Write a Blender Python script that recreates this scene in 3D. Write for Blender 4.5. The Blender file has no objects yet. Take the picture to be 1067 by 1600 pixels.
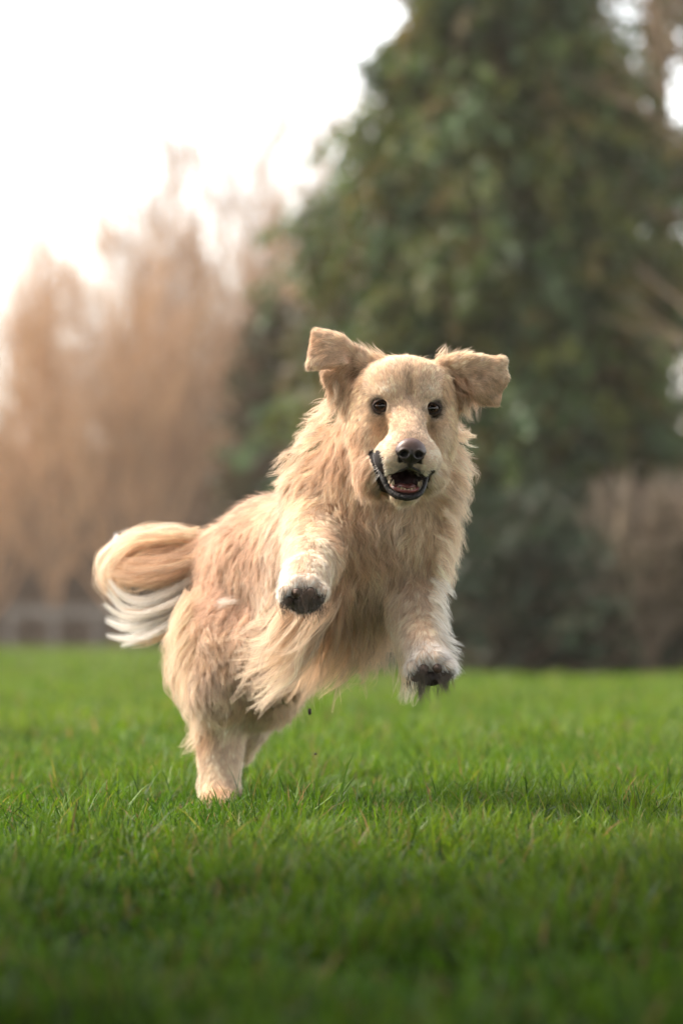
import bpy, math, os
import numpy as np
from mathutils import Vector, kdtree
rng = np.random.default_rng(7)
SC = bpy.context.scene
R = math.radians
# ------------------------------------------------------------------ camera, sky, sun, exposure
CAM_H, FPX, HORIZ, FOCUS = 0.3276, 6000.0, 930.0, 5.42
cam = bpy.data.cameras.new('camera'); camo = bpy.data.objects.new('camera', cam)
SC.collection.objects.link(camo); SC.camera = camo
camo.location = (0, 0, CAM_H); camo.rotation_euler = (R(90), 0, 0)
cam.sensor_fit = 'VERTICAL'; cam.sensor_height = 36; cam.sensor_width = 24; cam.lens = 135
cam.shift_y = (HORIZ-800)/1600; cam.clip_end = 3000; cam.clip_start = 0.05
cam.dof.use_dof = True; cam.dof.focus_distance = FOCUS; cam.dof.aperture_fstop = 4.0
SUN_EL, SUN_AZ = 48.0, -72.0          # azimuth measured from +Y (view direction), negative = left
W = bpy.data.worlds.new('World'); SC.world = W; W.use_nodes = True
wn = W.node_tree; wn.nodes.clear()
sky = wn.nodes.new('ShaderNodeTexSky'); sky.sky_type = 'NISHITA'; sky.sun_disc = False
sky.sun_elevation = R(SUN_EL); sky.sun_rotation = R(SUN_AZ)
sky.air_density = 1.0; sky.dust_density = 1.4; sky.ozone_density = 1.0
hs = wn.nodes.new('ShaderNodeHueSaturation'); hs.inputs['Saturation'].default_value = 0.35
bg = wn.nodes.new('ShaderNodeBackground'); bg.inputs['Strength'].default_value = 0.14
wo = wn.nodes.new('ShaderNodeOutputWorld')
wn.links.new(sky.outputs[0], hs.inputs['Color']); wt = wn.nodes.new('ShaderNodeMixRGB'); wt.blend_type = 'MULTIPLY'; wt.inputs[0].default_value = 1; wt.inputs[2].default_value = (1.0, .95, .905, 1)
wn.links.new(hs.outputs[0], wt.inputs[1]); wn.links.new(wt.outputs[0], bg.inputs['Color'])
wn.links.new(bg.outputs[0], wo.inputs['Surface'])
sl = bpy.data.lights.new('sun', 'SUN'); sl.energy = 2.0; sl.angle = R(22); sl.color = (1.0, 0.87, 0.73)
so = bpy.data.objects.new('sun', sl); SC.collection.objects.link(so)
_d = Vector((math.sin(R(SUN_AZ))*math.cos(R(SUN_EL)), math.cos(R(SUN_AZ))*math.cos(R(SUN_EL)), math.sin(R(SUN_EL))))
so.rotation_euler = _d.to_track_quat('Z', 'Y').to_euler(); so.location = (0, 0, 30)
SC.view_settings.view_transform = 'Standard'; SC.view_settings.look = 'None'
SC.view_settings.exposure = 2.22; SC.view_settings.gamma = 1.0
cy = SC.cycles; cy.use_denoising = True
cy.max_bounces = 9; cy.diffuse_bounces = 4; cy.glossy_bounces = 8; cy.transmission_bounces = 9
cy.transparent_max_bounces = 8; cy.sample_clamp_indirect = 6.0
try: SC.cycles_curves.shape = 'RIBBONS'
except Exception: pass
DEV = ''
# ------------------------------------------------------------------ helpers
def P(px, py, d):
    """world point seen at photograph pixel (px,py) at depth d (metres)"""
    px = np.asarray(px, float); py = np.asarray(py, float); d = np.asarray(d, float)
    return np.stack(np.broadcast_arrays((px-533.5)*d/FPX, d, CAM_H+(HORIZ-py)*d/FPX), -1)
def ground_z(x, y):
    y = np.asarray(y, float); x = np.asarray(x, float)
    z = -0.0124*np.clip(y-8, 0, 19) - 0.0093*np.clip(y-27, 0, None)
    z = np.where(y > 66, -0.0124*19-0.0093*39 + 0.0*y, z)
    return z + 0.008*np.sin(x*1.3+y*0.7)*np.sin(y*0.9+1) * np.clip((np.abs(y-5.9)-0.2), 0, 1)
def link(o, parent=None):
    SC.collection.objects.link(o)
    if parent is not None:
        o.parent = parent
        o.matrix_parent_inverse = parent.matrix_world.inverted() if False else o.matrix_parent_inverse
    return o
def tag(o, label=None, cat=None, group=None, kind=None):
    if label: o['label'] = label
    if cat: o['category'] = cat
    if group: o['group'] = group
    if kind: o['kind'] = kind
    return o
def empty(name, loc):
    o = bpy.data.objects.new(name, None); o.location = loc; o.empty_display_size = 0.1
    return link(o)
def mesh_np(name, V, faces, mat, parent=None, smooth=True, cols=None, origin=(0, 0, 0)):
    """faces: (M,3) or (M,4) int arrays (or list of such arrays)"""
    if not isinstance(faces, list): faces = [faces]
    me = bpy.data.meshes.new(name)
    V = np.asarray(V, np.float32) - np.asarray(origin, np.float32)
    me.vertices.add(len(V)); me.vertices.foreach_set('co', V.ravel())
    nl = sum(f.size for f in faces); nf = sum(len(f) for f in faces)
    me.loops.add(nl); me.polygons.add(nf)
    me.loops.foreach_set('vertex_index', np.concatenate([f.ravel() for f in faces]).astype(np.int32))
    sizes = np.concatenate([np.full(len(f), f.shape[1]) for f in faces])
    st = np.concatenate([[0], np.cumsum(sizes)[:-1]]).astype(np.int32)
    me.polygons.foreach_set('loop_start', st)
    me.polygons.foreach_set('loop_total', sizes.astype(np.int32))
    me.polygons.foreach_set('use_smooth', np.full(nf, smooth))
    if cols is not None:
        a = me.color_attributes.new('tint', 'FLOAT_COLOR', 'POINT')
        c = np.ones((len(V), 4), np.float32); c[:, :cols.shape[1]] = cols
        a.data.foreach_set('color', c.ravel())
    me.update(calc_edges=True); me.validate()
    me.materials.append(mat)
    o = bpy.data.objects.new(name, me); o.location = origin
    return link(o, parent)
def tubes(P3, Rad, sides=3, twist=0.0):
    """P3 (N,K,3) polylines, Rad (N,K) -> verts, quad faces"""
    N, K, _ = P3.shape
    T = np.gradient(P3, axis=1); T /= np.linalg.norm(T, axis=2, keepdims=True)+1e-9
    ref = np.where(np.abs(T[..., 2:3]) > 0.9, np.array([1., 0, 0]), np.array([0., 0, 1]))
    A = np.cross(T, ref); A /= np.linalg.norm(A, axis=2, keepdims=True)+1e-9
    B = np.cross(T, A)
    ang = np.arange(sides)*2*math.pi/sides + twist
    V = P3[:, :, None, :] + Rad[:, :, None, None]*(np.cos(ang)[None, None, :, None]*A[:, :, None, :] + np.sin(ang)[None, None, :, None]*B[:, :, None, :])
    idx = np.arange(N*K*sides).reshape(N, K, sides)
    a = idx[:, :-1, :]; b = np.roll(idx, -1, 2)[:, :-1, :]; c = np.roll(idx, -1, 2)[:, 1:, :]; d = idx[:, 1:, :]
    F = np.stack([a, b, c, d], -1).reshape(-1, 4)
    caps = []
    return V.reshape(-1, 3), F
def nz(p, f, seed, octs=3):
    """cheap smooth noise in [-1,1] from random sinusoids; p (...,3)"""
    r = np.random.default_rng(seed); out = 0; amp = 1; tot = 0
    for o in range(octs):
        s = 0
        for k in range(5):
            w = r.normal(size=3)*f*(2**o); ph = r.uniform(0, 6.28)
            s = s + np.sin(p@w + ph)
        out = out + amp*s/2.6; tot += amp; amp *= 0.5
    return np.clip(out/tot, -1, 1)
# materials ---------------------------------------------------------
def mat(name):
    m = bpy.data.materials.new(name); m.use_nodes = True
    m.node_tree.nodes.clear(); return m, m.node_tree.nodes, m.node_tree.links
def out(N, L, sh):
    o = N.new('ShaderNodeOutputMaterial'); L.new(sh, o.inputs['Surface']); return o
def m_simple(name, col, rough=0.6, noise=0.25, scale=30.0, bump=0.0, spec=0.4, coat=0.0, sss=0.0):
    m, N, L = mat(name); b = N.new('ShaderNodeBsdfPrincipled')
    t = N.new('ShaderNodeTexNoise'); t.inputs['Scale'].default_value = scale; t.inputs['Detail'].default_value = 6
    tc = N.new('ShaderNodeTexCoord'); L.new(tc.outputs['Object'], t.inputs['Vector'])
    r = N.new('ShaderNodeValToRGB'); c = np.array(col)
    r.color_ramp.elements[0].position = 0.3; r.color_ramp.elements[1].position = 0.7
    r.color_ramp.elements[0].color = (*np.clip(c*(1-noise), 0, 1), 1); r.color_ramp.elements[1].color = (*np.clip(c*(1+noise), 0, 1), 1)
    L.new(t.outputs['Fac'], r.inputs[0]); L.new(r.outputs[0], b.inputs['Base Color'])
    b.inputs['Roughness'].default_value = rough; b.inputs['Specular IOR Level'].default_value = spec
    b.inputs['Coat Weight'].default_value = coat; b.inputs['Coat Roughness'].default_value = 0.08
    if bump:
        bp = N.new('ShaderNodeBump'); bp.inputs['Strength'].default_value = bump; bp.inputs['Distance'].default_value = 0.002
        L.new(t.outputs['Fac'], bp.inputs['Height']); L.new(bp.outputs[0], b.inputs['Normal'])
    out(N, L, b.outputs[0]); return m
def m_leaf(name, trans=0.35, rough=0.55, spec=0.3, gain=1.0):
    """foliage / blades: tint attribute, diffuse + translucent"""
    m, N, L = mat(name); a = N.new('ShaderNodeAttribute'); a.attribute_name = 'tint'
    b = N.new('ShaderNodeBsdfPrincipled'); t = N.new('ShaderNodeBsdfTranslucent'); x = N.new('ShaderNodeMixShader')
    b.inputs['Roughness'].default_value = rough; b.inputs['Specular IOR Level'].default_value = spec
    h = N.new('ShaderNodeHueSaturation'); h.inputs['Value'].default_value = gain*1.25; h.inputs['Hue'].default_value = 0.49
    L.new(a.outputs['Color'], b.inputs['Base Color']); L.new(a.outputs['Color'], h.inputs['Color'])
    L.new(h.outputs[0], t.inputs['Color'])
    x.inputs[0].default_value = trans; L.new(b.outputs[0], x.inputs[1]); L.new(t.outputs[0], x.inputs[2])
    out(N, L, x.outputs[0]); return m
def m_fur(name):
    m, N, L = mat(name); a = N.new('ShaderNodeAttribute'); a.attribute_name = 'tint'
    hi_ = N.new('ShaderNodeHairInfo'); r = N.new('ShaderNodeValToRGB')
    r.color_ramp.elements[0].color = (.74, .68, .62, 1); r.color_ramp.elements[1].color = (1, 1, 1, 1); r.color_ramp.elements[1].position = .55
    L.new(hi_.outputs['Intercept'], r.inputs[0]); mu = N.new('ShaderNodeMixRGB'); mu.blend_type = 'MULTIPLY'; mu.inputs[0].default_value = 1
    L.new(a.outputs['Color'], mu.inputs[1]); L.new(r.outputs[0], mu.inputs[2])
    d = N.new('ShaderNodeBsdfDiffuse'); t = N.new('ShaderNodeBsdfTranslucent'); x = N.new('ShaderNodeMixShader'); x.inputs[0].default_value = .34
    L.new(mu.outputs[0], d.inputs['Color']); L.new(mu.outputs[0], t.inputs['Color']); L.new(d.outputs[0], x.inputs[1]); L.new(t.outputs[0], x.inputs[2])
    g = N.new('ShaderNodeBsdfHair'); g.component = 'Reflection'; g.inputs['Color'].default_value = (1, .93, .85, 1); g.inputs['RoughnessU'].default_value = .25; g.inputs['RoughnessV'].default_value = .6
    y = N.new('ShaderNodeMixShader'); y.inputs[0].default_value = .07; L.new(x.outputs[0], y.inputs[1]); L.new(g.outputs[0], y.inputs[2])
    out(N, L, y.outputs[0]); return m
def hair_obj(name, PTS, RAD, COL, m, parent):
    N, K, _ = PTS.shape
    hc = bpy.data.hair_curves.new(name); hc.add_curves([K]*N)
    hc.attributes['position'].data.foreach_set('vector', PTS.astype(np.float32).ravel())
    ra = hc.attributes.get('radius') or hc.attributes.new('radius', 'FLOAT', 'POINT')
    ra.data.foreach_set('value', RAD.astype(np.float32).ravel())
    ca = hc.attributes.new('tint', 'FLOAT_COLOR', 'CURVE')
    c = np.ones((N, 4), np.float32); c[:, :3] = np.clip(COL, 0.004, 0.97)
    ca.data.foreach_set('color', c.ravel())
    hc.materials.append(m)
    return link(bpy.data.objects.new(name, hc), parent)

# ================================================================== THE SETTING
def build_ground():
    m, N, L = mat('lawn_soil')
    b = N.new('ShaderNodeBsdfPrincipled'); b.inputs['Roughness'].default_value = 1.0; b.inputs['Specular IOR Level'].default_value = 0.0
    g = N.new('ShaderNodeNewGeometry'); s = N.new('ShaderNodeSeparateXYZ'); L.new(g.outputs['Position'], s.inputs[0])
    n1 = N.new('ShaderNodeTexNoise'); n1.inputs['Scale'].default_value = 9; n1.inputs['Detail'].default_value = 8
    L.new(g.outputs['Position'], n1.inputs['Vector'])
    r1 = N.new('ShaderNodeValToRGB'); r1.color_ramp.elements[0].color = (.010, .022, .003, 1); r1.color_ramp.elements[1].color = (.022, .045, .006, 1)
    r1.color_ramp.elements[0].position = .35; r1.color_ramp.elements[1].position = .65
    r2 = N.new('ShaderNodeValToRGB'); r2.color_ramp.elements[0].color = (.05, .035, .022, 1); r2.color_ramp.elements[1].color = (.15, .10, .065, 1)
    L.new(n1.outputs['Fac'], r1.inputs[0]); L.new(n1.outputs['Fac'], r2.inputs[0])
    mr = N.new('ShaderNodeMapRange'); mr.inputs['From Min'].default_value = 60; mr.inputs['From Max'].default_value = 66
    L.new(s.outputs['Y'], mr.inputs['Value'])
    mx = N.new('ShaderNodeMixRGB'); L.new(mr.outputs[0], mx.inputs[0]); L.new(r1.outputs[0], mx.inputs[1]); L.new(r2.outputs[0], mx.inputs[2])
    L.new(mx.outputs[0], b.inputs['Base Color']); out(N, L, b.outputs[0])
    xs = np.concatenate([-np.geomspace(200, 6, 16), np.linspace(-5, 5, 60), np.geomspace(6, 200, 16)])
    ys = np.concatenate([np.linspace(-12, 12, 120), np.linspace(12.5, 80, 80), np.geomspace(90, 300, 8)])
    X, Y = np.meshgrid(xs, ys, indexing='ij'); V = np.stack([X, Y, ground_z(X, Y)], -1)
    i = np.arange(X.size).reshape(X.shape)
    F = np.stack([i[:-1, :-1], i[1:, :-1], i[1:, 1:], i[:-1, 1:]], -1).reshape(-1, 4)
    o = mesh_np('ground', V.reshape(-1, 3), F, m); tag(o, kind='structure')

def build_grass():
    allV, allF4, allF3, allC = [], [], [], []; base = 0
    def patch(y0, y1, dens, hgt, wid, seed, marg=0.5, xr=None):
        nonlocal base
        r = np.random.default_rng(seed)
        half = lambda y: 0.0889*y*1.02 + marg
        A = (half(y0)+half(y1))*(y1-y0); n = int(A*dens)
        y = r.uniform(y0, y1, n*2); x = r.uniform(-half(y1), half(y1), n*2)
        keep = np.abs(x) < half(y); y, x = y[keep][:n], x[keep][:n]
        if xr: keep = (x > xr[0]) & (x < xr[1]); y, x = y[keep], x[keep]
        p = np.stack([x, y, 0*x], -1)
        cl = .65*nz(p, 5.0, 11, 3)+.6*nz(p, 13.0, 17, 2); cl2 = nz(p, 1.3, 12, 2); fine = nz(p, 22.0, 13, 2)
        keep = r.random(len(x)) < np.clip(0.78+0.7*cl+0.3*fine, 0.42, 1); x, y, p, cl, cl2, fine = x[keep], y[keep], p[keep], cl[keep], cl2[keep], fine[keep]
        n = len(x)
        # tussocks: pull blades together
        h = hgt*(0.74+0.75*cl+0.35*fine+0.12*cl2)*r.lognormal(0, 0.38, n)
        h = np.clip(h, hgt*0.45, hgt*2.3)
        tall = r.random(n) < 0.004; h[tall] *= 1.5
        w = wid*r.uniform(0.6, 1.25, n)
        az = r.uniform(0, 6.283, n); fz = r.uniform(0, 6.283, n)
        lean = np.abs(r.normal(0, 0.62, n))+0.12; lean[tall] *= 0.5
        D = np.stack([np.cos(az), np.sin(az)], -1)
        S = np.stack([np.cos(fz), np.sin(fz)], -1)
        zs = ground_z(x, y)
        ts = np.array([0, .4, .75, 1.0]); wd = np.array([0.8, 1.0, 0.7, 0.0])
        V = np.zeros((n, 7, 3), np.float32)
        for k, (t, ww) in enumerate(zip(ts, wd)):
            off = lean*h*(t**1.8)*1.1
            cx = x + D[:, 0]*off; cyy = y + D[:, 1]*off
            cz = zs - 0.004 + h*t*np.sqrt(np.clip(1-(lean*t*0.75)**2, 0.12, 1))
            if k < 3:
                V[:, 2*k] = np.stack([cx-S[:, 0]*w*ww/2, cyy-S[:, 1]*w*ww/2, cz], -1)
                V[:, 2*k+1] = np.stack([cx+S[:, 0]*w*ww/2, cyy+S[:, 1]*w*ww/2, cz], -1)
            else: V[:, 6] = np.stack([cx, cyy, cz], -1)
        i = (np.arange(n)*7)[:, None] + base
        allF4.append(np.concatenate([i+np.array([[0, 1, 3, 2]]), i+np.array([[2, 3, 5, 4]])]))
        allF3.append(i+np.array([[4, 5, 6]]))
        # colour: fresh green, lime, darker, dead straw
        c1 = np.array([.070, .200, .006]); c2 = np.array([.155, .26, .012]); c3 = np.array([.04, .10, .010]); c4 = np.array([.36, .25, .09]); c5 = np.array([.30, .30, .05])
        u = np.clip(0.5+0.45*cl2+.35*cl+np.clip((y-6)/8, 0, .35)+r.normal(0, .25, n), 0, 1)[:, None]
        c = c1*(1-u)+c2*u
        dk = r.random(n) < 0.16; c[dk] = c3*r.uniform(.8, 1.3, (dk.sum(), 1))
        dd = r.random(n) < (0.03+0.12*np.clip(-cl-0.2, 0, 1)); c[dd] = c4*r.uniform(.6, 1.1, (dd.sum(), 1))
        ye = r.random(n) < 0.04; c[ye] = c5*r.uniform(.7, 1.1, (ye.sum(), 1))
        c = c*r.uniform(.8, 1.2, (n, 1))*.56
        C = np.repeat(c[:, None, :], 7, 1)
        allV.append(V.reshape(-1, 3)); allC.append(C.reshape(-1, 3).astype(np.float32)); base += n*7
    patch(1.7, 4.2, 15000, .034, .0036, 1, .45)
    patch(4.2, 8.2, 24000, .033, .0027, 2, .45)
    patch(5.70, 5.93, 16000, .062, .0030, 22, .45, (-.27, -.12))
    patch(8.2, 16, 4200, .034, .0058, 3, 1.2)
    patch(16, 30, 1000, .032, .012, 4, 3.0)
    patch(30, 64, 300, .040, .026, 5, 6)
    o = mesh_np('grass', np.concatenate(allV), [np.concatenate(allF4), np.concatenate(allF3)], m_leaf('grass_blade', .45, .5, .22), smooth=False, cols=np.concatenate(allC))
    tag(o, 'green lawn grass with scattered straw coloured blades', 'grass', kind='stuff')

def poly(p0, dirs, L, K, r, wob=0.12, up=0.0):
    """N polylines from p0 (N,3), unit dirs (N,3), lengths (N)"""
    n = len(p0); pts = np.zeros((n, K, 3)); pts[:, 0] = p0; d = dirs.copy()
    for k in range(1, K):
        d = d + r.normal(0, wob, (n, 3)) + np.array([0, 0, up]); d /= np.linalg.norm(d, axis=1, keepdims=True)
        pts[:, k] = pts[:, k-1] + d*(L/(K-1))[:, None]
    return pts
def sprout(parent, n, tmin, ang, r, up=0.3, skew=1.0):
    """n children directions per parent polyline (N,K,3)"""
    N, K, _ = parent.shape
    i = np.repeat(np.arange(N), n); t = (tmin+(.99-tmin)*r.random(N*n)**skew)*(K-1)
    k = np.clip(t.astype(int), 0, K-2); f = (t-k)[:, None]
    p = parent[i, k]*(1-f)+parent[i, k+1]*f
    tan = parent[i, k+1]-parent[i, k]; tan /= np.linalg.norm(tan, axis=1, keepdims=True)+1e-9
    rd = r.normal(size=(N*n, 3)); rd -= (rd*tan).sum(1, keepdims=True)*tan; rd /= np.linalg.norm(rd, axis=1, keepdims=True)+1e-9
    a = r.normal(ang, 0.18, N*n)[:, None]
    d = tan*np.cos(a)+rd*np.sin(a)+np.array([0, 0, up]); d /= np.linalg.norm(d, axis=1, keepdims=True)
    return p, d, t/(K-1), i
M_BARK = m_simple('bark', (.16, .11, .075), .9, .4, 12, .6, .1)
M_BARKP = m_simple('pale_bark', (.20, .145, .095), .9, .3, 10, .4, .1)
def m_twig(name):
    m, N, L = mat(name); a = N.new('ShaderNodeAttribute'); a.attribute_name = 'tint'
    b = N.new('ShaderNodeBsdfPrincipled'); b.inputs['Roughness'].default_value = .8; b.inputs['Specular IOR Level'].default_value = .2
    L.new(a.outputs['Color'], b.inputs['Base Color']); out(N, L, b.outputs[0]); return m
M_TWIG = m_twig('twig')
TAPER = .8
def bare_tree(x, y, H, spread, seed, label, group, name='bare_tree', low=0.12, nl=22, ns=9, nt=11, tw=.011, tint=(.30, .19, .11), mbark=None, stems=1, cat='tree', ang=.55, skew=1.0):
    r = np.random.default_rng(seed); z0 = float(ground_z(x, y))
    e = empty(name, (x, y, z0)); tag(e, label, cat, group)
    org = (0, 0, 0)
    p0 = np.zeros((stems, 3)) + r.normal(0, .05*(stems > 1), (stems, 3))*np.array([3, 3, 0])
    d0 = np.array([[0, 0, 1.]]) + r.normal(0, .04+.2*(stems > 1), (stems, 3)); d0[:, 2] = 1; d0 /= np.linalg.norm(d0, axis=1, keepdims=True)
    T = poly(p0 - np.array([0, 0, .1]), d0, np.full(stems, H*.96), 12, r, .05, .03)
    rt = H*.013
    V, F = tubes(T, np.linspace(rt, rt*.12, 12)[None].repeat(stems, 0), 8)
    mesh_np('trunk', V, F, mbark or M_BARK, e)
    Vs, Fs, Cs = [], [], []; b = 0
    def add(pl, rad, sides=3):
        nonlocal b
        V, F = tubes(pl, rad, sides); Vs.append(V); Fs.append(F+b); b += len(V)
        c = np.array(tint)*r.uniform(.7, 1.35, (len(pl), 1)); Cs.append(np.repeat(c, pl.shape[1]*sides, 0))
    p, d, t, _ = sprout(T, nl, low, ang, r, .25, skew)
    L1 = spread*(1.25-TAPER*t)*r.uniform(.7, 1.2, len(p)); l1 = poly(p, d, L1, 7, r, .12, .10)
    add(l1, rt*.42*(1.1-t)[:, None]*np.linspace(1, .25, 7)[None]+.004, 4)
    p, d, t, _ = sprout(l1, ns, .1, .5, r, .15)
    l2 = poly(p, d, L1.repeat(ns)*.5*r.uniform(.6, 1.2, len(p)), 5, r, .14, .08)
    add(l2, np.linspace(tw*1.1, tw*.6, 5)[None].repeat(len(l2), 0))
    p, d, t, _ = sprout(l2, nt, .05, .45, r, .12)
    l3 = poly(p, d, L1.repeat(ns*nt)*.3*r.uniform(.5, 1.3, len(p)), 3, r, .12, .05)
    add(l3, np.linspace(tw*.75, tw*.3, 3)[None].repeat(len(l3), 0))
    mesh_np('crown', np.concatenate(Vs), np.concatenate(Fs), M_TWIG, e, cols=np.concatenate(Cs))
    return e
M_NEEDLE = m_leaf('evergreen_foliage', .25, .5, .35)
def evergreen(x, y, H, prof, seed, label, name='conifer_tree', nb=150, ncl=10, nlf=34, leaf=.085, pal=None, droop=.5, group=None, cat='tree', gaps=(), trunk_r=.16, lowz=.1):
    """prof(t): radius at relative height t; gaps: (az, halfwidth, t0, t1) where branches are missing"""
    r = np.random.default_rng(seed); z0 = float(ground_z(x, y))
    e = empty(name, (x, y, z0)); tag(e, label, cat, group)
    T = poly(np.array([[0, 0, -.1]]), np.array([[0, 0, 1.]]), np.array([H]), 12, r, .015, .02)
    V0, F0 = tubes(T, np.linspace(trunk_r, .015, 12)[None], 10)
    t = lowz+(1-lowz)*np.sort(r.random(nb))**1.1; az = r.uniform(0, 6.283, nb)
    rr = np.array([prof(a) for a in t])*r.uniform(.72, 1.12, nb)
    ok = np.ones(nb, bool)
    for (a0, hw, t0, t1) in gaps:
        da = np.abs((az-a0+math.pi) % (2*math.pi)-math.pi); ok &= ~((da < hw) & (t > t0) & (t < t1))
    t, az, rr = t[ok], az[ok], rr[ok]; nb = len(t)
    k = (t*11).clip(0, 10.99); ki = k.astype(int); p0 = T[0, ki]*(1-(k-ki))[:, None]+T[0, ki+1]*(k-ki)[:, None]
    up = .35+.5*t
    d = np.stack([np.cos(az), np.sin(az), up], -1); d /= np.linalg.norm(d, axis=1, keepdims=True)
    B = poly(p0, d, rr*1.15, 8, r, .10, -.13*droop*2)
    V, F = tubes(B, np.linspace(.028, .006, 8)[None]*(1.2-t)[:, None]*1.2, 4); mesh_np('trunk', np.concatenate([V0, V]), np.concatenate([F0, F+len(V0)]), M_BARK, e)
    # foliage sprays
    n = nb*ncl; i = np.repeat(np.arange(nb), ncl); s = r.beta(2.2, 1.1, n)*6.99+.0; si = s.astype(int); f = (s-si)[:, None]
    c = B[i, si]*(1-f)+B[i, si+1]*f + r.normal(0, .07, (n, 3))*(.5+rr[i][:, None])
    outw = np.stack([np.cos(az[i]), np.sin(az[i]), np.zeros(n)], -1)
    sd = outw*.6 + r.normal(0, .35, (n, 3)) + np.array([0, 0, -droop]); sd /= np.linalg.norm(sd, axis=1, keepdims=True)
    SL = r.uniform(.22, .5, n)
    m = n*nlf; j = np.repeat(np.arange(n), nlf); u = r.random(m)
    lp = c[j] + sd[j]*(SL[j]*u)[:, None] + np.array([0, 0, -.12])*(u**2)[:, None]*SL[j][:, None] + r.normal(0, .035, (m, 3))*(1.2-u)[:, None]*1.6
    ld = sd[j]*.9 + r.normal(0, .55, (m, 3)); ld /= np.linalg.norm(ld, axis=1, keepdims=True)
    sdv = np.cross(ld, r.normal(size=(m, 3))); sdv /= np.linalg.norm(sdv, axis=1, keepdims=True)
    ll = leaf*r.uniform(.6, 1.4, m)[:, None]; ww = ll*.2
    V = np.stack([lp-sdv*ww*.4, lp+ld*ll*.5-sdv*ww, lp+ld*ll, lp+ld*ll*.5+sdv*ww], 1).reshape(-1, 3)
    F = np.arange(m*4).reshape(-1, 4)
    pal = np.array(pal if pal is not None else [[.045, .085, .025], [.075, .12, .03], [.03, .065, .03]])
    ci = r.choice(len(pal), n, p=None); cc = pal[ci]*r.uniform(.6, 1.3, (n, 1))*.6
    col = cc[j]*r.uniform(.75, 1.25, (m, 1))
    mesh_np('foliage', V, F, M_NEEDLE, e, smooth=False, cols=np.repeat(col, 4, 0))
    return e

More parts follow.
